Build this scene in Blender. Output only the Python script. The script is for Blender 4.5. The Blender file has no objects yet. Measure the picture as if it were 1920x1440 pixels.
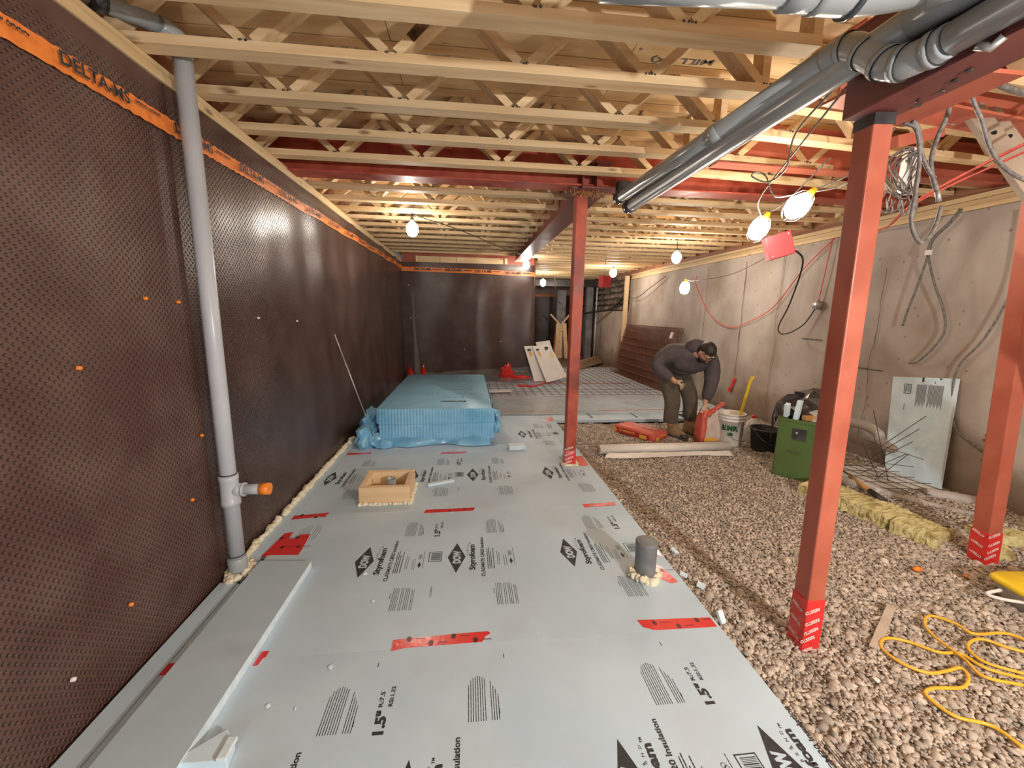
import bpy, math, random
import numpy as np
from mathutils import Vector, Matrix, noise
random.seed(7); RNG = np.random.RandomState(5)
scene = bpy.context.scene
COL = scene.collection
PI = math.pi

# ------------------------------------------------------------------ camera, world, exposure
cam_d = bpy.data.cameras.new('camera'); cam_o = bpy.data.objects.new('camera', cam_d); COL.objects.link(cam_o)
cam_d.sensor_width = 36.0; cam_d.lens = 36.0*761.7/1920.0; cam_d.clip_start = 0.02; cam_d.clip_end = 100
_p, _y, _r, CAM_H = 0.1727, 0.1097, 0.0167, 1.4154
_F = Vector((math.sin(_y)*math.cos(_p), math.cos(_y)*math.cos(_p), -math.sin(_p)))
_R = Vector((math.cos(_y), -math.sin(_y), 0)); _U = _R.cross(_F)
_R2 = math.cos(_r)*_R + math.sin(_r)*_U; _U2 = -math.sin(_r)*_R + math.cos(_r)*_U
_M = Matrix((_R2, _U2, -_F)).transposed().to_4x4(); _M.translation = Vector((0, 0, CAM_H))
cam_o.matrix_world = _M
scene.camera = cam_o
world = bpy.data.worlds.new('world'); scene.world = world; world.use_nodes = True
_bg = world.node_tree.nodes['Background']; _bg.inputs[0].default_value = (0.9, 0.93, 1.0, 1); _bg.inputs[1].default_value = 0.10
scene.view_settings.view_transform = 'Standard'; scene.view_settings.look = 'None'
scene.view_settings.exposure = 0.0; scene.view_settings.gamma = 1.0
scene.view_settings.use_curve_mapping = False
BULB_W = 17.0      # watts-like strength of each hanging work lamp

def work_or_fill_light(loc, w, r, color=(1.0, 0.93, 0.84)):
    d = bpy.data.lights.new('work_or_fill_light', 'POINT'); d.energy = w; d.shadow_soft_size = r; d.color = color
    o = bpy.data.objects.new('work_or_fill_light', d); COL.objects.link(o); o.location = loc; return o
# lamp behind the photographer at the right, then an added fill at the left
work_or_fill_light((1.80, -0.95, 1.55), 275, 0.04, (1.0, 0.965, 0.92))
work_or_fill_light((-0.35, -1.6, 1.35), 44, 0.12, (0.84, 0.93, 1.0))  # cool fill light, added to brighten the left side

# ------------------------------------------------------------------ helpers
def setp(o, label=None, cat=None, group=None, kind=None):
    if label: o['label'] = label
    if cat: o['category'] = cat
    if group: o['group'] = group
    if kind: o['kind'] = kind
    return o
def wloc(o):
    v = Vector((0, 0, 0))
    while o is not None:
        v = v + o.location; o = o.parent
    return v
def thing(name, label, cat, loc=(0, 0, 0), group=None, kind=None):
    o = bpy.data.objects.new(name, None); COL.objects.link(o); o.location = loc
    o.empty_display_size = 0.1
    return setp(o, label, cat, group, kind)
def V3(*a): return Vector(a if len(a) == 3 else a[0])
class MB:
    def __init__(s): s.v = []; s.f = []; s.m = []; s.sm = []
    def add(s, vs, fs, mi=0, smooth=False):
        b = len(s.v); s.v += [tuple(x) for x in vs]
        for f in fs: s.f.append(tuple(i+b for i in f)); s.m.append(mi); s.sm.append(smooth)
        return s
    def box(s, a, b, mi=0):
        x0, y0, z0 = a; x1, y1, z1 = b
        return s.add([(x0,y0,z0),(x1,y0,z0),(x1,y1,z0),(x0,y1,z0),(x0,y0,z1),(x1,y0,z1),(x1,y1,z1),(x0,y1,z1)],
              [(0,3,2,1),(4,5,6,7),(0,1,5,4),(1,2,6,5),(2,3,7,6),(3,0,4,7)], mi)
    def bar(s, p0, p1, w, h, up=(0, 0, 1), mi=0):
        """rectangular bar from p0 to p1; w across, h along 'up'"""
        p0 = V3(p0); p1 = V3(p1); d = (p1-p0).normalized(); u = V3(up)
        r = d.cross(u)
        if r.length < 1e-4: r = d.cross(Vector((1, 0, 0)))
        r.normalize(); u = r.cross(d).normalized()
        vs = []
        for p in (p0, p1):
            for a, b in ((-1,-1),(1,-1),(1,1),(-1,1)): vs.append(p + r*a*w/2 + u*b*h/2)
        return s.add(vs, [(3,2,1,0),(4,5,6,7),(0,1,5,4),(1,2,6,5),(2,3,7,6),(3,0,4,7)], mi)
    def tube(s, pts, r, n=10, caps=True, mi=0, smooth=True):
        pts = [V3(p) for p in pts]; rs = r if isinstance(r, (list, tuple)) else [r]*len(pts)
        vs = []; fs = []; N = len(pts); prev = None
        for i, p in enumerate(pts):
            d = (pts[min(i+1, N-1)] - pts[max(i-1, 0)]).normalized()
            if prev is None:
                a = Vector((0, 0, 1)) if abs(d.z) < .9 else Vector((1, 0, 0))
                u = d.cross(a).normalized()
            else:
                u = (prev - d*prev.dot(d)).normalized()
            prev = u; w = d.cross(u)
            for k in range(n):
                t = 2*PI*k/n; vs.append(p + (u*math.cos(t) + w*math.sin(t))*rs[i])
        for i in range(N-1):
            for k in range(n):
                k2 = (k+1) % n; fs.append((i*n+k, (i+1)*n+k, (i+1)*n+k2, i*n+k2))
        s.add(vs, fs, mi, smooth)
        if caps:
            b = len(s.v) - len(vs)
            s.f.append(tuple(b+k for k in range(n))); s.m.append(mi); s.sm.append(False)
            s.f.append(tuple(b+(N-1)*n+k for k in range(n-1, -1, -1))); s.m.append(mi); s.sm.append(False)
        return s
    def lathe(s, prof, c=(0, 0, 0), n=20, mi=0, smooth=True, axis='z'):
        vs = []; fs = []; c = V3(c)
        for (r, z) in prof:
            for k in range(n):
                t = 2*PI*k/n; a, b = r*math.cos(t), r*math.sin(t)
                vs.append(c + (Vector((a, b, z)) if axis == 'z' else Vector((z, a, b)) if axis == 'x' else Vector((b, z, a))))
        for i in range(len(prof)-1):
            for k in range(n):
                k2 = (k+1) % n; fs.append((i*n+k, i*n+k2, (i+1)*n+k2, (i+1)*n+k))
        return s.add(vs, fs, mi, smooth)
    def ico(s, c, r, mi=0, jit=0.0, sx=1, sy=1, sz=1, sub=1):
        vs, fs = ICO[sub]; c = V3(c)
        out = []
        for v in vs:
            k = 1 + jit*random.uniform(-1, 1); out.append(c + Vector((v[0]*r*sx*k, v[1]*r*sy*k, v[2]*r*sz*k)))
        return s.add(out, fs, mi, jit < .15 or sub > 1)
    def grid(s, fn, nu, nv, mi=0, smooth=True):
        vs = [fn(i/nu, j/nv) for j in range(nv+1) for i in range(nu+1)]
        fs = [(j*(nu+1)+i, j*(nu+1)+i+1, (j+1)*(nu+1)+i+1, (j+1)*(nu+1)+i) for j in range(nv) for i in range(nu)]
        return s.add(vs, fs, mi, smooth)
    def build(s, name, mats, parent=None, bevel=0, origin=None):
        if not isinstance(mats, (list, tuple)): mats = [mats]
        me = bpy.data.meshes.new(name)
        V = np.array([tuple(v) for v in s.v], dtype=float)
        base = wloc(parent) if parent is not None else Vector((0, 0, 0))
        off = Vector((0, 0, 0))
        if parent is None or origin is not None:
            lo = V.min(0); hi = V.max(0)
            o = Vector(((lo[0]+hi[0])/2, (lo[1]+hi[1])/2, lo[2])) if origin is None or origin == 'base' else V3(origin)
            off = o - base
        V = V - np.array(base + off)
        me.from_pydata(V.tolist(), [], s.f)
        for m in mats: me.materials.append(m)
        me.polygons.foreach_set('material_index', s.m); me.polygons.foreach_set('use_smooth', s.sm)
        me.update()
        o = bpy.data.objects.new(name, me); COL.objects.link(o); o.location = off
        if parent is not None: o.parent = parent
        if bevel:
            b = o.modifiers.new('bevel', 'BEVEL'); b.width = bevel; b.segments = 2; b.limit_method = 'ANGLE'; b.angle_limit = 0.7
        return o
def _ico():
    t = (1+5**.5)/2; vs = [(-1,t,0),(1,t,0),(-1,-t,0),(1,-t,0),(0,-1,t),(0,1,t),(0,-1,-t),(0,1,-t),(t,0,-1),(t,0,1),(-t,0,-1),(-t,0,1)]
    fs = [(0,11,5),(0,5,1),(0,1,7),(0,7,10),(0,10,11),(1,5,9),(5,11,4),(11,10,2),(10,7,6),(7,1,8),(3,9,4),(3,4,2),(3,2,6),(3,6,8),(3,8,9),(4,9,5),(2,4,11),(6,2,10),(8,6,7),(9,8,1)]
    out = {}
    vs = [Vector(v).normalized() for v in vs]; out[1] = (vs, fs)
    for lv in (2, 3):
        vs = list(vs); nf = []; cache = {}
        def mid(a, b):
            k = (min(a, b), max(a, b))
            if k not in cache: vs.append(((vs[a]+vs[b])/2).normalized()); cache[k] = len(vs)-1
            return cache[k]
        for a, b, c in fs:
            x, y, z = mid(a, b), mid(b, c), mid(c, a); nf += [(a,x,z),(b,y,x),(c,z,y),(x,y,z)]
        fs = nf; out[lv] = (vs, fs)
    return out
ICO = _ico()
def copy_tree(o, parent=None, children=None):
    c = o.copy(); COL.objects.link(c); c.parent = parent
    for ch in (CH.get(o.name) or []): copy_tree(ch, c)
    return c
CH = {}
def smooth_path(pts, n=8):
    """Catmull-Rom through the points"""
    P = [V3(p) for p in pts]; P = [P[0]*2-P[1]] + P + [P[-1]*2-P[-2]]; out = []
    for i in range(1, len(P)-2):
        for k in range(n):
            t = k/n; a, b, c, d = P[i-1:i+3]
            out.append(0.5*((2*b) + (c-a)*t + (2*a-5*b+4*c-d)*t*t + (-a+3*b-3*c+d)*t**3))
    out.append(P[-2]); return out

# ------------------------------------------------------------------ materials
def nodes_of(m): return m.node_tree.nodes, m.node_tree.links
def mat(name, c1, c2=None, scale=6.0, rough=0.6, rough2=None, metal=0.0, bump=0.0, bscale=None, stretch=(1, 1, 1), detail=4.0,
        lo=0.35, hi=0.65, spec=0.5, coat=0.0, rnd=0.0, trans=0.0, alpha=1.0, emit=None, estr=0.0, island=0.0, c3=None, s3=1.5, lo3=.55, hi3=.7):
    m = bpy.data.materials.new(name); m.use_nodes = True; N, L = nodes_of(m)
    b = N['Principled BSDF']; b.inputs['Roughness'].default_value = rough; b.inputs['Metallic'].default_value = metal
    b.inputs['Specular IOR Level'].default_value = spec
    if coat: b.inputs['Coat Weight'].default_value = coat; b.inputs['Coat Roughness'].default_value = 0.15
    if trans: b.inputs['Transmission Weight'].default_value = trans
    b.inputs['Alpha'].default_value = alpha
    tc = N.new('ShaderNodeTexCoord'); mp = N.new('ShaderNodeMapping'); L.new(tc.outputs['Object'], mp.inputs[0])
    mp.inputs['Scale'].default_value = stretch
    oi = N.new('ShaderNodeObjectInfo'); ml = N.new('ShaderNodeVectorMath'); ml.operation = 'SCALE'; ml.inputs[0].default_value = (17, 31, 23)
    L.new(oi.outputs['Random'], ml.inputs['Scale']); L.new(ml.outputs[0], mp.inputs['Location'])
    nz = N.new('ShaderNodeTexNoise'); nz.inputs['Scale'].default_value = scale; nz.inputs['Detail'].default_value = detail
    L.new(mp.outputs[0], nz.inputs['Vector'])
    col = None
    if c2 is not None:
        r = N.new('ShaderNodeValToRGB'); r.color_ramp.elements[0].position = lo; r.color_ramp.elements[1].position = hi
        r.color_ramp.elements[0].color = (*c1, 1); r.color_ramp.elements[1].color = (*c2, 1)
        L.new(nz.outputs['Fac'], r.inputs[0]); col = r.outputs[0]
    else:
        b.inputs['Base Color'].default_value = (*c1, 1)
    if c3 is not None and col is not None:
        n3 = N.new('ShaderNodeTexNoise'); n3.inputs['Scale'].default_value = s3; n3.inputs['Detail'].default_value = 5; L.new(mp.outputs[0], n3.inputs['Vector'])
        mr = N.new('ShaderNodeMapRange'); mr.inputs['From Min'].default_value = lo3; mr.inputs['From Max'].default_value = hi3; L.new(n3.outputs['Fac'], mr.inputs['Value'])
        mx = N.new('ShaderNodeMix'); mx.data_type = 'RGBA'; L.new(mr.outputs[0], mx.inputs['Factor']); L.new(col, mx.inputs['A']); mx.inputs['B'].default_value = (*c3, 1); col = mx.outputs['Result']
    if (rnd or island) and col is not None:
        h = N.new('ShaderNodeHueSaturation'); L.new(col, h.inputs['Color'])
        a = N.new('ShaderNodeMath'); a.operation = 'MULTIPLY_ADD'; a.inputs[1].default_value = rnd or island; a.inputs[2].default_value = 1-(rnd or island)/2
        if island: g = N.new('ShaderNodeNewGeometry'); L.new(g.outputs['Random Per Island'], a.inputs[0])
        else: L.new(oi.outputs['Random'], a.inputs[0])
        L.new(a.outputs[0], h.inputs['Value']); col = h.outputs[0]
    if col is not None: L.new(col, b.inputs['Base Color'])
    if rough2 is not None:
        mr = N.new('ShaderNodeMapRange'); mr.inputs['To Min'].default_value = rough; mr.inputs['To Max'].default_value = rough2
        mr.inputs['From Min'].default_value = .3; mr.inputs['From Max'].default_value = .7
        L.new(nz.outputs['Fac'], mr.inputs['Value']); L.new(mr.outputs[0], b.inputs['Roughness'])
    if bump:
        nb = N.new('ShaderNodeTexNoise'); nb.inputs['Scale'].default_value = bscale or scale*4; nb.inputs['Detail'].default_value = 5; L.new(mp.outputs[0], nb.inputs['Vector'])
        bp = N.new('ShaderNodeBump'); bp.inputs['Distance'].default_value = bump; bp.inputs['Strength'].default_value = 1.0
        L.new(nb.outputs['Fac'], bp.inputs['Height']); L.new(bp.outputs[0], b.inputs['Normal'])
    if emit is not None: b.inputs['Emission Color'].default_value = (*emit, 1); b.inputs['Emission Strength'].default_value = estr
    return m
def wood(name, c1, c2, axis=0, knots=True, rough=0.62):
    st = [14, 14, 14]; st[axis] = 0.9
    m = mat(name, c1, c2, scale=2.2, rough=rough, stretch=tuple(st), detail=6, lo=.3, hi=.72, rnd=.28, bump=.0012, bscale=3.5)
    N, L = nodes_of(m)
    if knots:
        b = N['Principled BSDF']; src = b.inputs['Base Color'].links[0].from_socket
        mp = N.new('ShaderNodeMapping'); st2 = [9, 9, 9]; st2[axis] = 3.2; mp.inputs['Scale'].default_value = st2
        tc = [n for n in N if n.bl_idname == 'ShaderNodeTexCoord'][0]; L.new(tc.outputs['Object'], mp.inputs[0])
        ml = [n for n in N if n.bl_idname == 'ShaderNodeVectorMath'][0]; L.new(ml.outputs[0], mp.inputs['Location'])
        vo = N.new('ShaderNodeTexVoronoi'); vo.inputs['Scale'].default_value = 1.0; L.new(mp.outputs[0], vo.inputs['Vector'])
        r = N.new('ShaderNodeMapRange'); r.inputs['From Min'].default_value = .05; r.inputs['From Max'].default_value = .16; r.inputs['To Min'].default_value = .85; r.inputs['To Max'].default_value = 0
        L.new(vo.outputs['Distance'], r.inputs['Value'])
        mx = N.new('ShaderNodeMix'); mx.data_type = 'RGBA'; L.new(r.outputs[0], mx.inputs['Factor']); L.new(src, mx.inputs['A']); mx.inputs['B'].default_value = (.16, .07, .03, 1)
        L.new(mx.outputs['Result'], b.inputs['Base Color'])
    return m
M = {}
M['spruce'] = wood('spruce_lumber', (.64, .43, .22), (.83, .64, .39), 0)
M['spruce_web'] = wood('spruce_web', (.62, .42, .22), (.84, .65, .40), 0)
M['spruce_y'] = wood('spruce_plate', (.58, .40, .20), (.74, .55, .31), 1)
M['old_wood'] = wood('old_wood', (.22, .15, .10), (.36, .26, .17), 0)
M['box_wood'] = wood('form_lumber', (.74, .50, .27), (.88, .67, .42), 0, rough=.5)
M['rim'] = wood('rim_board', (.26, .10, .05), (.44, .20, .10), 1, knots=False)
M['ply'] = mat('plywood', (.64, .43, .21), (.84, .63, .36), scale=1.6, rough=.6, stretch=(1, 7, 1), detail=6, rnd=.16, c3=(.30, .18, .09), s3=5, lo3=.68, hi3=.74)
M['ply_end'] = mat('plywood_plug', (.50, .30, .13), (.62, .38, .18), scale=9, rough=.6)
M['steel_red'] = mat('red_oxide_steel', (.36, .055, .03), (.50, .10, .055), scale=9, rough=.42, rough2=.6, spec=.5, c3=(.20, .03, .02), s3=3, lo3=.55, hi3=.75, bump=.0004, bscale=60)
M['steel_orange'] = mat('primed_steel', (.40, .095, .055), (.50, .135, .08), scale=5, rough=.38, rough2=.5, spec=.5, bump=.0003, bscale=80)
M['steel_dark'] = mat('dark_red_steel', (.16, .045, .04), (.24, .07, .06), scale=5, rough=.36, rough2=.5, spec=.6)
M['conc'] = None
M['pvc'] = mat('grey_pvc', (.34, .375, .39), (.40, .435, .45), scale=3, rough=.24, spec=.55)
M['pvc_light'] = mat('light_grey_pvc', (.50, .53, .58), (.56, .59, .64), scale=3, rough=.3)
M['pvc_dark'] = mat('blackish_pipe', (.05, .06, .075), (.08, .09, .11), scale=3, rough=.18, spec=.6)
M['pipe_stub'] = mat('scuffed_pipe', (.16, .17, .18), (.24, .25, .26), scale=12, rough=.45, rough2=.7)
M['black'] = mat('black_rubber', (.012, .012, .012), (.03, .03, .03), scale=9, rough=.5)
M['ink'] = mat('black_ink', (.018, .018, .022), (.04, .04, .045), scale=60, rough=.6)
M['ink_soft'] = mat('grey_ink', (.10, .10, .11), (.17, .17, .18), scale=60, rough=.6)
M['foam'] = mat('foam_board', (.47, .60, .71), (.54, .67, .78), scale=2.2, rough=.5, spec=.35, c3=(.49, .58, .66), s3=2.6, lo3=.52, hi3=.74, bump=.0006, bscale=14)
M['foam_edge'] = mat('foam_cut_edge', (.62, .76, .85), (.74, .86, .92), scale=30, rough=.8, bump=.001, bscale=120)
M['foam_light'] = mat('foam_offcut', (.62, .78, .88), (.72, .86, .94), scale=10, rough=.6)
M['foam_dust'] = mat('dusty_foam_board', (.42, .53, .61), (.49, .60, .68), scale=3, rough=.65, c3=(.40, .48, .54), s3=3)
M['spray'] = mat('spray_foam', (.78, .70, .50), (.92, .88, .74), scale=22, rough=.7, bump=.004, bscale=70)
M['tape'] = mat('red_tape', (.66, .018, .022), (.76, .03, .03), scale=8, rough=.22, coat=.6, spec=.6, bump=.0012, bscale=35)
M['tape_mark'] = mat('tape_print', (.10, .01, .01), rough=.3)
M['orange'] = mat('orange_print', (.78, .20, .035), (.90, .27, .05), scale=30, rough=.42, bump=.002, bscale=40)
M['orange_cap'] = mat('orange_plastic', (.95, .27, .03), rough=.35)
M['bluefilm'] = mat('blue_film', (.17, .50, .80), (.30, .64, .93), scale=4, rough=.25, rough2=.4, spec=.5, coat=.3, bump=.003, bscale=14)
M['bluetop'] = mat('blue_wrapped_board', (.26, .58, .84), (.33, .66, .92), scale=5, rough=.3, rough2=.42, coat=.25, bump=.0007, bscale=16)
M['poly'] = mat('white_poly', (.72, .68, .62), (.82, .79, .74), scale=3, rough=.35, bump=.002, bscale=18)
M['white'] = mat('white_plastic', (.78, .74, .70), (.84, .80, .76), scale=4, rough=.4)
M['white_board'] = mat('white_panel', (.72, .70, .67), (.80, .78, .75), scale=4, rough=.5)
M['green_print'] = mat('green_print', (.01, .10, .03), rough=.4)
M['green'] = mat('green_paint', (.075, .13, .035), (.10, .17, .05), scale=5, rough=.5, c3=(.05, .08, .03), s3=3)
M['tarp'] = mat('black_plastic_bag', (.025, .022, .022), (.06, .05, .05), scale=5, rough=.25, bump=.006, bscale=16, coat=.4)
M['bucket_black'] = mat('black_bucket', (.025, .022, .02), (.05, .045, .04), scale=5, rough=.5)
M['red_bag'] = mat('red_paper_bag', (.60, .085, .06), (.74, .17, .12), scale=6, rough=.45, bump=.004, bscale=22)
M['yellow'] = mat('yellow_plastic', (.85, .58, .02), (.95, .68, .03), scale=9, rough=.4, bump=.0006, bscale=90)
M['bag_yellow'] = mat('bag_yellow_print', (.80, .42, .06), rough=.5)
M['bag_white'] = mat('bag_pale_paper', (.62, .50, .44), (.74, .64, .58), scale=9, rough=.6, bump=.003, bscale=30)
M['cordy'] = mat('yellow_cord', (.80, .42, .03), (.88, .50, .05), scale=20, rough=.4)
M['red_wire'] = mat('red_wire', (.75, .08, .07), rough=.4)
M['red_paint'] = mat('red_enamel', (.42, .02, .025), (.50, .03, .035), scale=5, rough=.4)
M['zinc'] = mat('galvanised', (.40, .40, .39), (.54, .54, .52), scale=20, rough=.4, metal=.7)
M['cable'] = mat('armoured_cable', (.10, .09, .085), (.24, .22, .20), scale=60, rough=.55)
M['rust'] = mat('rusty_wire', (.13, .045, .025), (.24, .10, .06), scale=18, rough=.7)
M['rust_dark'] = mat('dark_wire', (.05, .03, .025), (.11, .06, .04), scale=18, rough=.6)
M['wool'] = mat('mineral_wool', (.56, .49, .22), (.76, .68, .36), scale=16, rough=.95, bump=.014, bscale=55, c3=(.38, .30, .12), s3=9, lo3=.58, hi3=.66)
M['handle'] = mat('varnished_handle', (.46, .22, .07), (.60, .30, .10), scale=9, rough=.35)
M['metal_dark'] = mat('worn_steel', (.05, .05, .055), (.12, .12, .12), scale=12, rough=.45, metal=.6)
M['ladder'] = mat('dusty_aluminium', (.33, .26, .20), (.44, .36, .28), scale=6, rough=.6)
M['duct'] = mat('grey_column', (.14, .14, .15), (.24, .24, .25), scale=5, rough=.6)
M['bulb'] = mat('lit_bulb', (1, 1, 1), rough=.4, emit=(1.0, .86, .68), estr=60.0)
M['gravel'] = mat('crushed_stone', (.37, .305, .25), (.58, .49, .41), scale=14, rough=.85, island=.55, bump=.002, bscale=120)
M['stone'] = mat('loose_stone', (.37, .305, .25), (.58, .49, .41), scale=14, rough=.85, rnd=.7, bump=.002, bscale=120)
M['dusty_pipe2'] = mat('dusty_lath', (.42, .34, .27), (.55, .46, .38), scale=9, rough=.9)
M['dirt'] = mat('dirt', (.12, .075, .05), (.24, .16, .11), scale=7, rough=.95, bump=.02, bscale=20, c3=(.16, .08, .05), s3=2)
M['rubble'] = mat('rubble_stone', (.10, .075, .06), (.30, .23, .19), scale=4, rough=.9, rnd=.6, bump=.02, bscale=14)
M['skin'] = mat('skin', (.50, .26, .18), (.58, .32, .22), scale=12, rough=.5)
M['hair'] = mat('dark_hair', (.012, .009, .007), (.035, .025, .02), scale=40, rough=.55, stretch=(1, 1, .3), bump=.003, bscale=90)
M['hoodie'] = mat('dark_hoodie', (.07, .058, .062), (.11, .092, .096), scale=7, rough=.9, bump=.006, bscale=16)
M['trousers'] = mat('olive_trousers', (.095, .08, .058), (.145, .122, .09), scale=7, rough=.9, bump=.008, bscale=14)
M['glove'] = mat('work_glove', (.48, .36, .25), (.58, .46, .33), scale=12, rough=.8)
M['boot'] = mat('tan_boot', (.26, .16, .08), (.38, .25, .13), scale=12, rough=.7)
M['sole'] = mat('boot_sole', (.05, .045, .042), rough=.7)

def clear_film(name, tint, opac, rough=.12):
    m = bpy.data.materials.new(name); m.use_nodes = True; N, L = nodes_of(m); out = N['Material Output']; N.remove(N['Principled BSDF'])
    t = N.new('ShaderNodeBsdfTransparent'); t.inputs[0].default_value = (1, 1, 1, 1)
    g = N.new('ShaderNodeBsdfPrincipled'); g.inputs['Base Color'].default_value = (*tint, 1); g.inputs['Roughness'].default_value = rough
    mx = N.new('ShaderNodeMixShader'); fr = N.new('ShaderNodeFresnel'); fr.inputs[0].default_value = 1.5
    tc = N.new('ShaderNodeTexCoord'); nz = N.new('ShaderNodeTexNoise'); nz.inputs['Scale'].default_value = 3.5; nz.inputs['Detail'].default_value = 2; L.new(tc.outputs['Object'], nz.inputs['Vector'])
    bp = N.new('ShaderNodeBump'); bp.inputs['Distance'].default_value = .02; L.new(nz.outputs['Fac'], bp.inputs['Height'])
    L.new(bp.outputs[0], g.inputs['Normal']); L.new(bp.outputs[0], fr.inputs['Normal'])
    a = N.new('ShaderNodeMath'); a.operation = 'MULTIPLY_ADD'; a.inputs[1].default_value = .9; a.inputs[2].default_value = opac; a.use_clamp = True; L.new(fr.outputs[0], a.inputs[0])
    L.new(a.outputs[0], mx.inputs[0]); L.new(t.outputs[0], mx.inputs[1]); L.new(g.outputs[0], mx.inputs[2]); L.new(mx.outputs[0], out.inputs[0])
    return m
M['film'] = clear_film('clear_vapour_film', (.88, .88, .88), .08, .2)
M['redfilm'] = clear_film('red_film', (.75, .03, .02), .72)

def membrane_mat(rough, cc=1.0):
    m = bpy.data.materials.new('dimpled_membrane'); m.use_nodes = True; N, L = nodes_of(m); b = N['Principled BSDF']
    b.inputs['Roughness'].default_value = rough; b.inputs['Specular IOR Level'].default_value = .5
    tc = N.new('ShaderNodeTexCoord'); uv = tc.outputs['UV']
    vm = N.new('ShaderNodeMapping'); vm.inputs['Rotation'].default_value = (0, 0, PI/4); vm.inputs['Scale'].default_value = (50, 50, 50); L.new(uv, vm.inputs[0])
    vo = N.new('ShaderNodeTexVoronoi'); vo.voronoi_dimensions = '2D'; vo.inputs['Scale'].default_value = 1; vo.inputs['Randomness'].default_value = 0; L.new(vm.outputs[0], vo.inputs['Vector'])
    h = N.new('ShaderNodeMapRange'); h.interpolation_type = 'SMOOTHSTEP'; h.inputs['From Min'].default_value = .06; h.inputs['From Max'].default_value = .36; h.inputs['To Min'].default_value = 0; h.inputs['To Max'].default_value = 1
    L.new(vo.outputs['Distance'], h.inputs['Value'])
    # the flat lap at the top has no dimples
    sx = N.new('ShaderNodeSeparateXYZ'); L.new(uv, sx.inputs[0])
    fl = N.new('ShaderNodeMapRange'); fl.inputs['From Min'].default_value = 2.30; fl.inputs['From Max'].default_value = 2.31; fl.inputs['To Min'].default_value = 1; fl.inputs['To Max'].default_value = 0; L.new(sx.outputs[1], fl.inputs['Value'])
    bp = N.new('ShaderNodeBump'); bp.inputs['Distance'].default_value = .007; L.new(h.outputs[0], bp.inputs['Height']); L.new(fl.outputs[0], bp.inputs['Strength']); L.new(bp.outputs[0], b.inputs['Normal'])
    nz = N.new('ShaderNodeTexNoise'); nz.inputs['Scale'].default_value = 3.2; nz.inputs['Detail'].default_value = 6; L.new(uv, nz.inputs['Vector'])
    r = N.new('ShaderNodeValToRGB'); r.color_ramp.elements[0].position = .4; r.color_ramp.elements[1].position = .75
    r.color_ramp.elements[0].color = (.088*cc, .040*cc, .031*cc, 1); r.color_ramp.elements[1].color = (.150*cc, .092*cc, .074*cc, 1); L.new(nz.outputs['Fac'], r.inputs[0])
    L.new(r.outputs[0], b.inputs['Base Color'])
    return m
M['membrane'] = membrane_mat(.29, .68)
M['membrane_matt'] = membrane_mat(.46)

def concrete_mat():
    m = mat('poured_concrete', (.36, .30, .255), (.54, .475, .42), scale=1.7, rough=.8, detail=9, lo=.3, hi=.7, bump=.006, bscale=6, c3=(.30, .21, .14), s3=.9, lo3=.52, hi3=.72)
    N, L = nodes_of(m); b = N['Principled BSDF']; src = b.inputs['Base Color'].links[0].from_socket
    tc = [n for n in N if n.bl_idname == 'ShaderNodeTexCoord'][0]
    # vertical drip streaks
    mp = N.new('ShaderNodeMapping'); mp.inputs['Scale'].default_value = (1, 1.6, .5); L.new(tc.outputs['Object'], mp.inputs[0])
    nz = N.new('ShaderNodeTexNoise'); nz.inputs['Scale'].default_value = 1.6; nz.inputs['Detail'].default_value = 6; L.new(mp.outputs[0], nz.inputs['Vector'])
    mr = N.new('ShaderNodeMapRange'); mr.inputs['From Min'].default_value = .5; mr.inputs['From Max'].default_value = .72; mr.inputs['To Max'].default_value = .55; L.new(nz.outputs['Fac'], mr.inputs['Value'])
    mx = N.new('ShaderNodeMix'); mx.data_type = 'RGBA'; L.new(mr.outputs[0], mx.inputs['Factor']); L.new(src, mx.inputs['A']); mx.inputs['B'].default_value = (.26, .20, .155, 1)
    # small pits
    vo = N.new('ShaderNodeTexVoronoi'); vo.inputs['Scale'].default_value = 9; L.new(tc.outputs['Object'], vo.inputs['Vector'])
    m2 = N.new('ShaderNodeMapRange'); m2.inputs['From Min'].default_value = .06; m2.inputs['From Max'].default_value = .12; m2.inputs['To Min'].default_value = .7; m2.inputs['To Max'].default_value = 0; L.new(vo.outputs['Distance'], m2.inputs['Value'])
    my = N.new('ShaderNodeMix'); my.data_type = 'RGBA'; L.new(m2.outputs[0], my.inputs['Factor']); L.new(mx.outputs['Result'], my.inputs['A']); my.inputs['B'].default_value = (.16, .12, .09, 1)
    # brown dirt splashed up the foot of the wall
    sp = N.new('ShaderNodeSeparateXYZ'); ge = N.new('ShaderNodeNewGeometry'); L.new(ge.outputs['Position'], sp.inputs[0])
    n5 = N.new('ShaderNodeTexNoise'); n5.inputs['Scale'].default_value = 2.4; n5.inputs['Detail'].default_value = 7; L.new(tc.outputs['Object'], n5.inputs['Vector'])
    ad = N.new('ShaderNodeMath'); ad.operation = 'MULTIPLY_ADD'; ad.inputs[1].default_value = -1.3; L.new(n5.outputs['Fac'], ad.inputs[0]); L.new(sp.outputs['Z'], ad.inputs[2])
    m5 = N.new('ShaderNodeMapRange'); m5.inputs['From Min'].default_value = -.62; m5.inputs['From Max'].default_value = -.1; m5.inputs['To Min'].default_value = .85; m5.inputs['To Max'].default_value = 0; L.new(ad.outputs[0], m5.inputs['Value'])
    mz = N.new('ShaderNodeMix'); mz.data_type = 'RGBA'; L.new(m5.outputs[0], mz.inputs['Factor']); L.new(my.outputs['Result'], mz.inputs['A']); mz.inputs['B'].default_value = (.20, .13, .085, 1)
    L.new(mz.outputs['Result'], b.inputs['Base Color'])
    return m
M['conc'] = concrete_mat()

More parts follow.
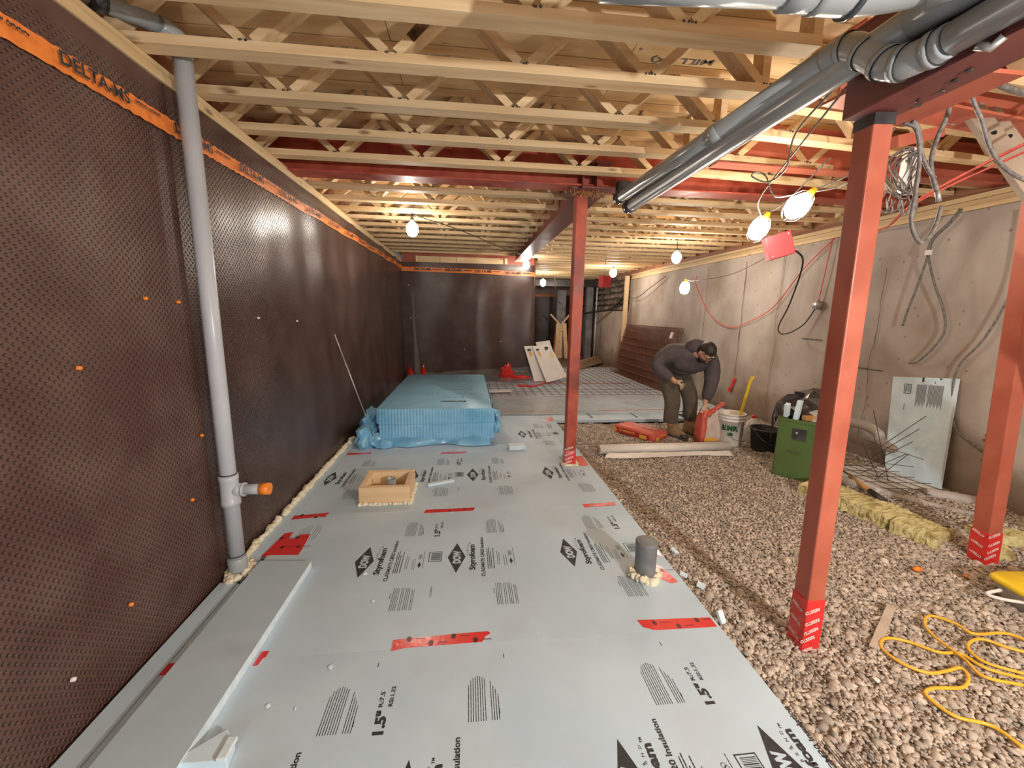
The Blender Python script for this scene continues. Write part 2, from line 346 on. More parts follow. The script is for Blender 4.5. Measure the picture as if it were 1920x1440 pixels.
# ------------------------------------------------------------------ flat lettering
TXT = {}
def text_mesh(s, bold=0.02):
    if (s, bold) in TXT: return TXT[(s, bold)]
    cu = bpy.data.curves.new('lettering', 'FONT'); cu.body = s; cu.size = 1; cu.offset = bold; cu.resolution_u = 3; cu.align_x = 'LEFT'
    o = bpy.data.objects.new('lettering', cu); COL.objects.link(o)
    dg = bpy.context.evaluated_depsgraph_get(); me = bpy.data.meshes.new_from_object(o.evaluated_get(dg)); me.name = 'lettering'
    co = np.zeros(len(me.vertices)*3); me.vertices.foreach_get('co', co); co = co.reshape(-1, 3)
    bb = (co[:, 0].min(), co[:, 0].max(), co[:, 1].min(), co[:, 1].max())
    bpy.data.objects.remove(o); TXT[(s, bold)] = (me, bb); return TXT[(s, bold)]
def lettering(s, parent, p0, xdir, ydir, length, height, m, bold=0.02, name='lettering'):
    """text starting at p0, running along xdir for 'length', letters 'height' tall towards ydir"""
    me, bb = text_mesh(s, bold)
    key = (s, bold, m.name)
    if key not in TXT:
        me2 = me.copy(); me2.materials.clear(); me2.materials.append(m); TXT[key] = me2
    o = bpy.data.objects.new(name, TXT[key]); COL.objects.link(o)
    x = V3(xdir).normalized(); y = V3(ydir).normalized(); z = x.cross(y)
    sx = length/(bb[1]-bb[0]); sy = height/(bb[3]-bb[2])
    R = Matrix((x, y, z)).transposed().to_4x4()
    o.matrix_basis = Matrix.Translation(V3(p0) - wloc(parent) - x*bb[0]*sx - y*bb[2]*sy) @ R @ Matrix.Diagonal((sx, sy, 1, 1))
    o.parent = parent; return o

# ================================================================== SETTING
XW, XR, YB, YF = -1.30, 4.0, 8.5, 14.8      # left membrane, right wall, back wall, far wall
ZJ = 2.45                                    # underside of the trusses
ZP = 2.745                                   # underside of the plywood
def struct(mb, name, m, label, parent=None, **k):
    o = mb.build(name, m, parent, **k); o['kind'] = 'structure'; o['label'] = label; return o
# ground under everything
def ground(u, v):
    x = -1.6+u*5.9; y = -3+v*18
    z = -.085 + .012*noise.noise(Vector((x*2, y*2, 0)))
    if x > 3.2 and y < 5: z += .05*min(1, (x-3.2)/.6)
    if y > 10.2: z = -.02 + .02*noise.noise(Vector((x*2, y*2, 3)))
    return (x, y, z)
floor = struct(MB().grid(ground, 60, 150), 'floor', M['dirt'], 'brown dirt ground under the gravel and foam boards')
# left wall (concrete hidden by the membrane), rim board, plates
wl = struct(MB().box((-1.6, -3, -.3), (-1.335, YF, 2.37)), 'wall_left', M['conc'], 'concrete wall behind the brown dimpled membrane')
struct(MB().box((-1.56, -3, ZJ), (-1.50, YB+.3, ZP)), 'trim_1', M['rim'], 'red-brown rim board above the left wall plate')
struct(MB().box((-1.50, -3, 2.372), (-1.300, YB, 2.409)), 'trim_2', M['spruce_y'], 'lower spruce sill plate along the left wall', bevel=.003)
struct(MB().box((-1.50, -3, 2.411), (-1.318, YB, 2.448)), 'trim_3', M['spruce_y'], 'upper spruce sill plate along the left wall', bevel=.003)
# right wall
def rwall(u, v):
    y = -3 + u*12.95; z = -.3 + v*2.58
    return (XR + .006*noise.noise(Vector((y*.8, z*.8, 1))) + (.005 if (y*.82) % 1 < .5 else 0), y, z)
b = MB().grid(rwall, 200, 24, smooth=False); b.box((XR+.03, -3, -.3), (XR+.3, 9.95, 2.28))
struct(b, 'wall_right', M['conc'], 'stained poured concrete wall on the right')
for i, (za, zb, xo) in enumerate(((2.283, 2.32, .0), (2.322, 2.36, .012), (2.362, 2.40, .0))):
    struct(MB().box((XR+xo-.01, -3, za), (XR+.2, 9.9, zb)), 'trim_%d' % (4+i), M['spruce_y'], ['lowest', 'middle', 'top'][i]+' spruce plate of the right wall', bevel=.003)
struct(MB().box((XR+.09, -3, 2.402), (XR+.13, YF, ZP)), 'trim_7', M['rim'], 'red-brown rim board above the right wall')
# form-panel cracks and rust blotches on the right wall
M['crack'] = mat('wall_crack', (.10, .075, .055), (.22, .17, .13), scale=14, rough=.9)
M['rust_stain'] = mat('rust_stain', (.16, .06, .035), (.26, .11, .06), scale=20, rough=.9)
wall_r = bpy.data.objects['wall_right']
for yc_, z0, z1, w_ in ((4.95, .2, 2.25, .006), (5.65, .25, 2.2, .007), (6.6, .9, 2.2, .005), (7.7, 1.2, 2.2, .005), (4.05, .1, 2.2, .005), (3.62, .2, 1.9, .005)):
    vs_ = []; n_ = 26
    for i_ in range(n_+1):
        z_ = z0+(z1-z0)*i_/n_; y_ = yc_+.03*noise.noise(Vector((yc_*3, z_*2.5, 0)))+.012*noise.noise(Vector((yc_, z_*11, 3))); k_ = w_*(.4+1.2*abs(noise.noise(Vector((z_*4, yc_, 9)))))
        vs_ += [(XR-.011, y_-k_, z_), (XR-.011, y_+k_, z_)]
    MB().add(vs_, [(2*i_, 2*i_+1, 2*i_+3, 2*i_+2) for i_ in range(n_)]).build('crack', M['crack'], wall_r)
for (yc_, z_) in ((1.44, 1.41), (2.60, .92), (3.33, 1.17)):
    MB().box((XR-.010, yc_+.9, z_), (XR-.004, yc_+1.18, z_+.008)).build('form_tie_line', M['crack'], wall_r)
for i_ in range(12):
    y_ = 2.55+random.uniform(-.09, .09); z_ = .52+random.uniform(-.06, .07) if i_ < 10 else .35
    MB().ico((XR-.006, y_, z_), random.uniform(.010, .02), jit=.5, sx=.2, sy=1.4).build('rust_blotch', M['rust_stain'], wall_r)
# behind the photographer
struct(MB().box((-1.6, -3.2, -.3), (4.3, -3.0, 2.8)), 'wall_front', M['conc'], 'concrete wall behind the camera position')
# back part: low concrete wall, rubble above
struct(MB().box((XR+.02, 9.95, -.3), (XR+.4, YF, 1.52)), 'wall_back_right', M['conc'], 'lower concrete wall beyond the end of the right wall')
rub = thing('rubble_masonry', 'dark rubble stone wall above the low concrete at the far right', 'stone wall', (XR+.25, 12.3, 1.5))
MB().box((XR+.16, 9.95, 1.52), (XR+.5, YF, 2.72)).build('mortar_bed', M['rubble'], rub)
for r_ in range(7):
    y = 10.0 + random.uniform(0, .3)
    while y < 14.5:
        w = random.uniform(.18, .42); h = .15
        MB().ico((XR+.14, y+w/2, 1.6+r_*.16), .5, jit=.16, sx=.2, sy=w*.95, sz=h*.95, sub=2).build('stone', M['rubble'], rub); y += w
struct(MB().box((-1.6, YF, -.3), (5.0, YF+.2, 2.8)), 'wall_back', M['conc'], 'concrete wall at the far end')
struct(MB().box((-1.6, YB+.05, -.3), (1.38, YF, 2.38)), 'wall_back_left', M['conc'], 'block of wall behind the back membrane')
struct(MB().box((1.36, 8.62, 2.38), (1.40, YF, ZP)), 'trim_8', M['rim'], 'rim board over the return of the back wall')
# plywood deck, sheet by sheet
ceil = struct(MB().box((-1.6, -3, ZP+.022), (5.0, YF, ZP+.05)), 'ceiling', M['ply'], 'plywood subfloor seen from below')
pv = MB().box((-.608, -1.218, 0), (.608, 1.218, .018)); first = None
for i, x in enumerate((-.99, .23, 1.45, 2.67, 3.89)):
    for j in range(8):
        if first is None:
            first = pv.build('plywood_sheet', M['ply'], ceil, origin=(0, 0, 0)); o = first
        else: o = first.copy(); COL.objects.link(o)
        o.parent = ceil
        o.location = Vector((x, -1.9+j*2.44+(1.22 if i % 2 else 0)-1.0, ZP)) - ceil.location
# round plugs and football patches in the plywood near the camera
for k in range(26):
    x = random.uniform(-1.1, 1.4); y = random.uniform(1.0, 3.1)
    if k % 3 == 0: MB().lathe([(.0, -.001), (.028, -.001), (.028, .001)], (0, 0, 0), 10).build('patch', M['ply_end'], ceil, origin=(0, 0, 0)).location = Vector((x, y, ZP-.0005))-ceil.location
    else: MB().lathe([(.0, -.001), (.010, -.001), (.010, .001)], (0, 0, 0), 8).build('knot', M['old_wood'], ceil, origin=(0, 0, 0)).location = Vector((x, y, ZP-.0005))-ceil.location
lettering('MILL (X)', ceil, (1.30, 2.26, ZP-.002), (-1, .1, 0), (0, 1, 0), .34, .06, M['ink_soft'])
pass

# ================================================================== DIMPLED MEMBRANES
def uvmap(o, fn):
    me = o.data; uv = me.uv_layers.new(name='uv'); ox = wloc(o)
    for lp in me.loops:
        uv.data[lp.index].uv = fn(me.vertices[lp.vertex_index].co + ox)
def bulge(y, z):
    a = max(0, min(1, (y-2.4)/1.2))
    w = .012*math.sin(y*5.2+.5*math.sin(z*2.1)) + .008*math.sin(y*11+z*1.3) + .010*noise.noise(Vector((y*1.4, z*.9, 2)))
    return w*a*(1-.7*abs(z/2.4-.5)) + .003*noise.noise(Vector((y*2.2, z*2.2, 7)))
ml = thing('dimpled_membrane', 'brown dimpled drainage membrane covering the whole left wall', 'membrane', (XW, 3, 0))
b = MB().grid(lambda u, v: (XW-.012+bulge(-3+u*5.14, v*2.36), -3+u*5.14, -.02+v*2.395), 90, 40)
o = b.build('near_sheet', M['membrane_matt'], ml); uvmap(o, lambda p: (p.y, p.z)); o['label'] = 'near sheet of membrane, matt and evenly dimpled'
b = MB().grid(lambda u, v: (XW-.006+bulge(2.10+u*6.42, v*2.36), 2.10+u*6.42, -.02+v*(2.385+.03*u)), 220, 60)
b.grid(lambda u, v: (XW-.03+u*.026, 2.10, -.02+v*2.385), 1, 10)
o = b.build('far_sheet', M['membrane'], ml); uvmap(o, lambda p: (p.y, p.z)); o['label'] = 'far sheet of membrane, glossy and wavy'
def strip_z(y): return 2.190 + .0145*(y-1.4)
b = MB().grid(lambda u, v: (XW-.004+.004+bulge(.0+u*8.47, 2.2)*(1 if u*8.47 > 2.1 else .3), u*8.47, strip_z(u*8.47)-.034+v*.068+.003*math.sin(u*900)*(1 if v > .5 else -1)), 320, 2)
o = b.build('printed_stripe', M['orange'], ml); o['label'] = 'orange printed stripe'
y = .55
while y < 8.2:
    x = XW+.018+max(0, bulge(y+.1, 2.2))*.9
    lettering('DELTA-MS', o, (x, y, strip_z(y+.1)-.021), (0, 1, .0145), (0, 0, 1), .27, .042, M['ink'], bold=.03)
    lettering('~~~~ ~~~~', o, (x, y+.30, strip_z(y+.1)+.005), (0, 1, .0145), (0, 0, 1), .13, .012, M['ink'], bold=.01)
    y += .52
# fixing buttons on the membrane
for (y, z, c) in ((1.83, 1.45, 1), (2.02, 1.44, 1), (1.50, 1.21, 1), (2.07, .80, 1), (2.72, 1.36, 0), (3.3, 1.33, 0), (1.55, .28, 1), (1.95, .52, 1), (1.30, .20, 0)):
    MB().lathe([(0, .006), (.006, .005), (.0075, 0), (.0075, -.006)], (XW+.004, y, z), 10, axis='x').build('fixing_button', M['orange_cap' if c else 'white'], ml)
# back wall membrane with its rounded right corner
def back_pt(u, v):
    s = u*3.9; z = -.02+v*2.40; w = .022*math.sin(s*4.6+.6*math.sin(z*1.7)+1)*(.4+.6*math.sin(min(1, s/2.7)*PI)) + .014*noise.noise(Vector((s*1.6, z*1.1, 5)))
    if s < 2.60: return (XW+s, YB-.02-w, z)
    t = min(1, (s-2.60)/.16)
    if t < 1: a = t*PI/2; return (1.30+.10*math.sin(a), YB-.02+.10*(1-math.cos(a))-w*(1-t), z)
    return (1.40, YB+.08+(s-2.76), z)
mbk = thing('back_membrane', 'brown dimpled membrane hanging on the back wall behind the blue package', 'membrane', (0, YB, 0))
b = MB().grid(back_pt, 180, 60); o = b.build('membrane_sheet', M['membrane'], mbk)
o.data.uv_layers.new(name='uv')
for lp in o.data.loops:
    i = lp.vertex_index; o.data.uv_layers[0].data[lp.index].uv = ((i % 181)/180*3.9, (i//181)/60*2.40)
def stripe_pt(u, v):
    x, y, z = back_pt(u*.74, .9); return (x, y-.010, 2.20-.05*u*u+v*.085)
o = MB().grid(stripe_pt, 120, 1).build('printed_stripe', M['orange'], mbk); o['label'] = 'orange printed stripe'
for k in range(4):
    x = -1.05+k*.60
    lettering('DELTA-MS', o, (x, YB-.062, 2.222-.05*((x+1.3)/2.9)**2), (1, 0, -.01), (0, 0, 1), .33, .05, M['ink'], bold=.03)
    lettering('~~~~~', o, (x+.36, YB-.062, 2.237-.05*((x+1.3)/2.9)**2), (1, 0, -.01), (0, 0, 1), .17, .02, M['ink'], bold=.01)
for x, z in ((-.07, .66), (.68, .83), (-1.17, 1.93), (-1.14, 1.29)): MB().ico((x, YB-.045, z), .012, sub=2).build('fixing_button', M['white'], mbk)
mf = thing('far_membrane', 'black membrane with an orange stripe on the far wall', 'membrane', (2.6, YF, 0))
o = MB().grid(lambda u, v: (1.4+u*2.6, YF-.03-.03*math.sin(u*11), -.02+v*2.1), 40, 4).build('membrane_sheet', M['membrane'], mf); uvmap(o, lambda p: (p.x, p.z))
MB().grid(lambda u, v: (1.4+u*1.9, YF-.075, 2.02+v*.07), 10, 1).build('printed_stripe', M['orange'], mf)
# timber blocking above the back wall
bt = thing('wall_blocking', 'row of spruce boards on top of the back wall', 'blocking', (0, YB, 2.38))
for x0, x1 in ((-1.02, -.97), (-.965, -.55), (-.545, -.22), (-.215, .72), (.74, .80)):
    MB().box((x0, YB-.01-.02*(x1-x0 < .1), 2.385), (x1, YB+.03, 2.50)).build('board', M['box_wood'], bt, bevel=.002)
struct(MB().box((-1.3, YB+.032, 2.38), (1.36, YB+.07, 2.60)), 'trim_9', M['steel_orange'], 'red-brown header above the back wall')

# ================================================================== TRUSSES
def truss(label, group, x0, x1, y, slope=0.0, near=True, w=.086, dz=0.0, phase=.1):
    t = thing('floor_truss', label, 'floor truss', (x0, y, ZJ), group)
    zb, zt = ZJ+dz, ZP-.003
    def yy(x): return y+w/2+slope*(x-x0)
    MB().bar((x0, yy(x0), zb+.019), (x1, yy(x1), zb+.019), w, .038).build('bottom_chord', M['spruce'], t, bevel=.002 if near else 0)
    MB().bar((x0, yy(x0), zt-.019), (x1, yy(x1), zt-.019), w, .038).build('top_chord', M['spruce'], t)
    per = .568; x = x0-per*phase if phase is not None else .247-per*4; far = MB(); k = 0
    while x < x1+per/2:
        for s in (-1, 1):
            xa = x + s*.022; xb = x + s*(per/2-.02)
            lo, hi = min(xa, xb), max(xa, xb)
            if lo < x0 or hi > x1: continue
            tgt = MB() if near else far
            tgt.bar((xa, yy(xa), zb+.040), (xb, yy(xb), zt-.040), w*.93, .038)
            if near: tgt.build('web', M['spruce_web'], t)
        if near and x0 < x < x1:
            p = MB(); 
            for q in range(4): p.ico((x+random.uniform(-.03, .03), yy(x)-w/2, zb+.036), .005, jit=.4)
            p.build('nail_cluster', M['metal_dark'], t)
        x += per
    if not near and far.v: setp(far.build('webs', M['spruce_web'], t), kind='stuff')
    MB().bar((x1-.02, yy(x1), zb+.04), (x1-.02, yy(x1), zt-.04), .038, w*.9, up=(0, 1, 0)).build('end_post', M['spruce_web'], t)
    return t
ORD = ['first', 'second', 'third', 'fourth', 'fifth', 'sixth', 'seventh', 'eighth', 'ninth', 'tenth', 'eleventh', 'twelfth', 'thirteenth', 'fourteenth', 'fifteenth', 'sixteenth', 'seventeenth', 'eighteenth', 'nineteenth', 'twentieth',
       'twenty-first', 'twenty-second', 'twenty-third', 'twenty-fourth', 'twenty-fifth', 'twenty-sixth', 'twenty-seventh']
FR = [1.63, 1.965, 2.345, 2.745, 3.13]
PH = [.45, .62, .72, .80, .86]
for i, y in enumerate([.42, .82, 1.22]):
    truss('spruce floor truss above the photographer, %s before the first in view' % ['third', 'second', 'next'][i], 'trusses overhead', -1.5, 1.36, y, near=False, phase=.3)
NEAR_NAMES = ['nearest, at the top edge of the picture', 'with a bark-stained web', 'third from the camera', 'fourth from the camera', 'just in front of the red cross beam']
for i, y in enumerate(FR):
    t = truss('spruce floor truss left of the pipes, '+NEAR_NAMES[i], 'trusses in front of the cross beam', -1.5, 1.36+.04*i, y, near=True, phase=None)
    if i == 1:
        MB().bar((-.238, y+.043, ZJ+.096), (-.135, y+.043, ZP-.092), .083, .0405).build('bark_stain', mat('bark_stain', (.05, .025, .012), (.30, .16, .08), scale=20, rough=.7), t)
for i, y in enumerate([1.68, 2.06, 2.38, 2.76, 3.05]):
    truss('spruce floor truss right of the pipes, %s from the camera' % ORD[i], 'trusses right of the pipes', 1.62, 4.06, y, slope=.09 if i < 4 else .07, near=True, w=.075, phase=.3+.13*i)
y = 3.83; k = 0
while y < 14.5:
    if y < 8.35: truss('spruce floor truss left of the long red beam, %s behind the cross beam' % ORD[k], 'trusses behind the cross beam, left bay', -1.5, .93, y, near=(k < 4), w=.084, dz=.012*k/2.2, phase=None)
    truss('spruce floor truss right of the long red beam, %s behind the cross beam' % ORD[k], 'trusses behind the cross beam, right bay', 1.14 if y < 8.35 else 1.42, 4.07, y, near=(k < 4), w=.084, dz=.006*k/2.2, phase=.5+.06*k)
    y += .42; k += 1

# ================================================================== STEEL
def ibeam(mb, p0, p1, w, h, tf=.012, tw=.009):
    """I section with its bottom flange centre line on p0-p1"""
    p0 = V3(p0); p1 = V3(p1); z = Vector((0, 0, 1))
    mb.bar(p0+z*tf/2, p1+z*tf/2, w, tf); mb.bar(p0+z*(h-tf/2), p1+z*(h-tf/2), w, tf); mb.bar(p0+z*h/2, p1+z*h/2, tw, h-2*tf)
    return mb
cb = ibeam(MB(), (-1.52, 3.46, 2.43), (4.07, 3.50, 2.43), .17, .28).build('cross_beam', M['steel_red'], None, bevel=.002)
setp(cb, 'red steel cross beam carried by the thin centre post', 'steel beam')
lb = thing('long_beam', 'dark red steel beam running from the centre post to the back wall', 'steel beam', (1.02, 5.7, 2.40))
ibeam(MB(), (1.02, 3.34, 2.40), (1.02, 8.0, 2.40), .235, .20).build('beam_section', M['steel_dark'], lb, bevel=.002)
MB().box((.91, 3.38, 2.412), (.925, 8.0, 2.59)).build('side_plate', M['steel_dark'], lb)
MB().box((.90, 7.99, 2.385), (1.145, 8.03, 2.42)).build('bearing_plate', M['steel_orange'], lb)
nb = thing('near_beam', 'dark red steel beam at the top right resting on the near post', 'steel beam', (1.47, .2, 2.14))
ibeam(MB(), (1.475, 1.53, 2.145), (1.475, -2.8, 2.145), .16, .30).build('beam_section', M['steel_dark'], nb, bevel=.002)
MB().box((1.396, -2.8, 2.157), (1.404, 1.53, 2.43)).build('side_plate', M['steel_dark'], nb)
MB().box((1.56, 1.20, 2.150), (1.68, 1.55, 2.162)).build('flange_tab', M['steel_orange'], nb)
for i in range(9):
    MB().ico((1.50+random.uniform(-.04, .05), 1.44-.05*i*(i < 6)+random.uniform(-.02, .02), 2.142), .010, jit=.35, sz=.5).build('weld_blob', M['metal_dark'], nb)
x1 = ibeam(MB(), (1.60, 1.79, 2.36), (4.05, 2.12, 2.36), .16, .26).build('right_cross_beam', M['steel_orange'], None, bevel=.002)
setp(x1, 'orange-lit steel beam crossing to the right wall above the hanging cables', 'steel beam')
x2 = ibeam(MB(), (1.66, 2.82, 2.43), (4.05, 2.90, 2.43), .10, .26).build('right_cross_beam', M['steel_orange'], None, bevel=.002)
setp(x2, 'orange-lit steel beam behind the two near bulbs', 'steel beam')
def resisto(parent, words):
    for (p, xd, yd, L_, h) in words: lettering('RESISTO', parent, p, xd, yd, L_, h, M['white'], bold=.02)
def post(name, label, base, top, w, m, wrap=.27, plate=.0):
    t = thing(name, label, 'steel post', base)
    base = V3(base); top = V3(top)
    MB().bar(base, top, w, w, up=(0, 1, 0)).build('shaft', m, t, bevel=.006)
    if wrap:
        d = (top-base)/(top.z-base.z)
        wr = MB().bar(base-d*.0, base+d*wrap, w+.008, w+.008, up=(0, 1, 0)).build('membrane_wrap', M['tape'], t, bevel=.006)
        for i, (dx, dz, ang) in enumerate(((-.3, .16, .35), (-.45, .075, .35), (.0, .215, .3), (-.5, .02, .3), (.05, .115, .4))):
            p = base + d*dz + Vector((dx*w, -w/2-.006, 0)); c, s_ = math.cos(ang), math.sin(ang)
            if p.z > base.z+.005: lettering('RESISTO', wr, p, (-c, 0, -s_), (s_, 0, -c), w*.5, .02, M['white'], bold=.03) if i == 9 else lettering('RESISTO', wr, p+Vector((w*.55*c*(1 if dx < 0 else .3), 0, w*.55*s_)), (-c, 0, -s_), (s_, 0, -c), w*.85, .017, M['white'], bold=.03)
        for i, dz in enumerate((.05, .12, .19)):
            p = base + d*dz + Vector((-w/2-.006, w*.35, .03)); lettering('RESISTO', wr, p, (0, -.94, -.34), (0, .34, -.94), w*.7, .015, M['white'], bold=.03)
    return t
p1 = post('near_post', 'tall square red steel post standing in the gravel, nearest the camera', (1.520, 1.475, -.06), (1.475, 1.475, 2.138), .080, M['steel_orange'], .26)
MB().bar((1.477, 1.475, 2.10), (1.475, 1.475, 2.139), .084, .084, up=(0, 1, 0)).build('bare_top', M['metal_dark'], p1)
p2 = post('centre_post', 'slim square red steel post standing on the foam boards', (.965, 3.64, -.04), (.960, 3.60, 2.42), .098, M['steel_red'], .18)
MB().box((.83, 3.42, 2.412), (1.12, 3.72, 2.428)).build('cap_plate', M['steel_dark'], p2)
p3 = post('right_post', 'square red steel post at the right edge between mineral wool pieces', (3.165, 1.965, -.06), (2.965, 1.965, 2.36), .090, M['steel_orange'], .22)
sf = MB()
for k in range(26):
    a = 2*PI*k/26; r = .062+random.uniform(-.006, .012)
    if -2.6 < math.atan2(math.sin(a), math.cos(a)) < .6 or k % 2: sf.ico((.965+max(-.066, min(.066, r*1.3*math.cos(a))), 3.64+max(-.066, min(.066, r*1.3*math.sin(a))), .006), .018, jit=.3, sz=.8, sub=2)
setp(sf.build('spray_foam_collar', M['spray']), 'cream spray foam around the foot of the centre post', 'spray foam', kind='stuff')
# straw and debris stuffed around the head of the centre post
sb = MB()
for k in range(60):
    p = V3(.965+random.uniform(-.13, .14), 3.44+random.uniform(-.03, .05), 2.405+random.uniform(-.03, .02)); d = V3(random.uniform(-1, 1), random.uniform(-1, 1), random.uniform(-.9, .5)).normalized()*.04
    sb.bar(p-d, p+d, .003, .003)
setp(sb.build('straw_bundle', M['handle']), 'tangle of straw and wire at the head of the centre post', 'debris', kind='stuff')

# ================================================================== FOAM BOARDS
SHEET_T = .038
def sheet(label, x0, x1, y0, y1, z1=0.0, t=SHEET_T, m='foam', group='foam insulation boards on the floor', name='foam_board'):
    o = thing(name, label, 'insulation board', ((x0+x1)/2, (y0+y1)/2, z1-t), group)
    g = .0005
    MB().box((x0+g, y0+g, z1-t), (x1-g, y1-g, z1)).build('board', [M[m]], o, bevel=.0008); return o
YJ = [.325, 1.55, 2.775, 4.0, 5.22]
sheets = [sheet('pale blue foam board nearest the camera, large lettering', -1.2, 1.16, YJ[0], YJ[1]),
          sheet('second foam board, whole row of three black diamond logos', -1.2, 1.16, YJ[1], YJ[2]),
          sheet('third foam board, under the wooden box and centre post foot', -1.2, 1.16, YJ[2], YJ[3]),
          sheet('fourth foam board, under the front of the blue package', -1.2, 1.16, YJ[3], YJ[4])]
back_rows = []
for i, (x0, x1) in enumerate(((-1.28, 1.16), (1.162, 3.97))):
    back_rows.append(sheet('narrow foam board of the cross row, %s' % ['behind the blue package', 'its front edge facing the gravel'][i], x0, x1, 5.222, 5.76))
for j in range(4):
    for i, (x0, x1) in enumerate(((-1.28, 1.16), (1.162 if j < 2 else 1.42, 3.97))):
        if i == 0 and j > 2: continue
        if j == 2 and i == 1: x0 = 1.162
        sheet('foam board under clear film and wire mesh, %s row, %s' % (ORD[j], ['left half', 'right half'][i]), x0, x1, 5.762+j*1.22, min(5.76+(j+1)*1.22, 8.40 if i == 0 else 99), name='foam_board')
sheet('narrow strip of foam board along the membrane, near end', -1.29, -1.203, -.5, 2.06, z1=.004)
sheet('narrow strip of foam board along the membrane, past the drain pipe', -1.29, -1.203, 2.21, 4.6, z1=.004)
sheet('foam board under the camera', -1.2, 1.16, -.9, YJ[0]-.002)
# loose board lying on top at the left, plus one standing strip in the gap
lo_ = thing('loose_foam_board', 'loose blank foam board lying on top along the left side', 'insulation board', (-1.0, .9, 0))
b = MB(); vs = [(-1.135, -.6), (-.905, -.6), (-.868, 2.16), (-1.148, 2.185)]
b.add([(x, y, z) for z in (.001, .040) for x, y in vs], [(3, 2, 1, 0), (4, 5, 6, 7), (0, 1, 5, 4), (2, 3, 7, 6), (3, 0, 4, 7)], 0)
b.add([(x, y, z) for z in (.001, .040) for x, y in vs[1:3]], [(0, 1, 3, 2)], 1)
b.build('board', [M['foam_dust'], M['foam_edge']], lo_)
# torn corner piece at the bottom left
tp = thing('torn_foam_offcut', 'torn thick foam offcut beside the loose board, bottom left', 'foam offcut', (-.83, 1.15, 0))
b = MB(); q = [(-.90, 1.13), (-.745, 1.125), (-.755, 1.185), (-.80, 1.23), (-.885, 1.16)]
b.add([(x, y, z) for z in (.001, .036) for x, y in q], [(4, 3, 2, 1, 0), (5, 6, 7, 8, 9)] + [(i, (i+1) % 5, 5+(i+1) % 5, 5+i) for i in range(5)])
b.build('offcut', M['foam_light'], tp, bevel=.003)
MB().box((-.775, 1.12, .036), (-.745, 1.19, .050)).build('torn_skin', M['foam_edge'], tp, bevel=.003)
CZ = .0008
def line_block(parent, x0, x1, y0, ylens, m='ink', dash=True, n=None, lw=.0024, z=CZ):
    """columns of fine print: thin broken strokes running along +y"""
    b = MB(); n = len(ylens)
    for i, L_ in enumerate(ylens):
        x = x0 + (x1-x0)*(i*.88/max(1, n-1) + (.12 if i >= n*.6 else 0)); y = y0
        while y < y0+L_:
            d = random.uniform(.01, .035); ye = min(y+d, y0+L_)
            b.add([(x-lw/2, y, z), (x+lw/2, y, z), (x+lw/2, ye, z), (x-lw/2, ye, z)], [(0, 1, 2, 3)]); y = ye + .0016
    o = b.build('fine_print', M[m], parent); return o
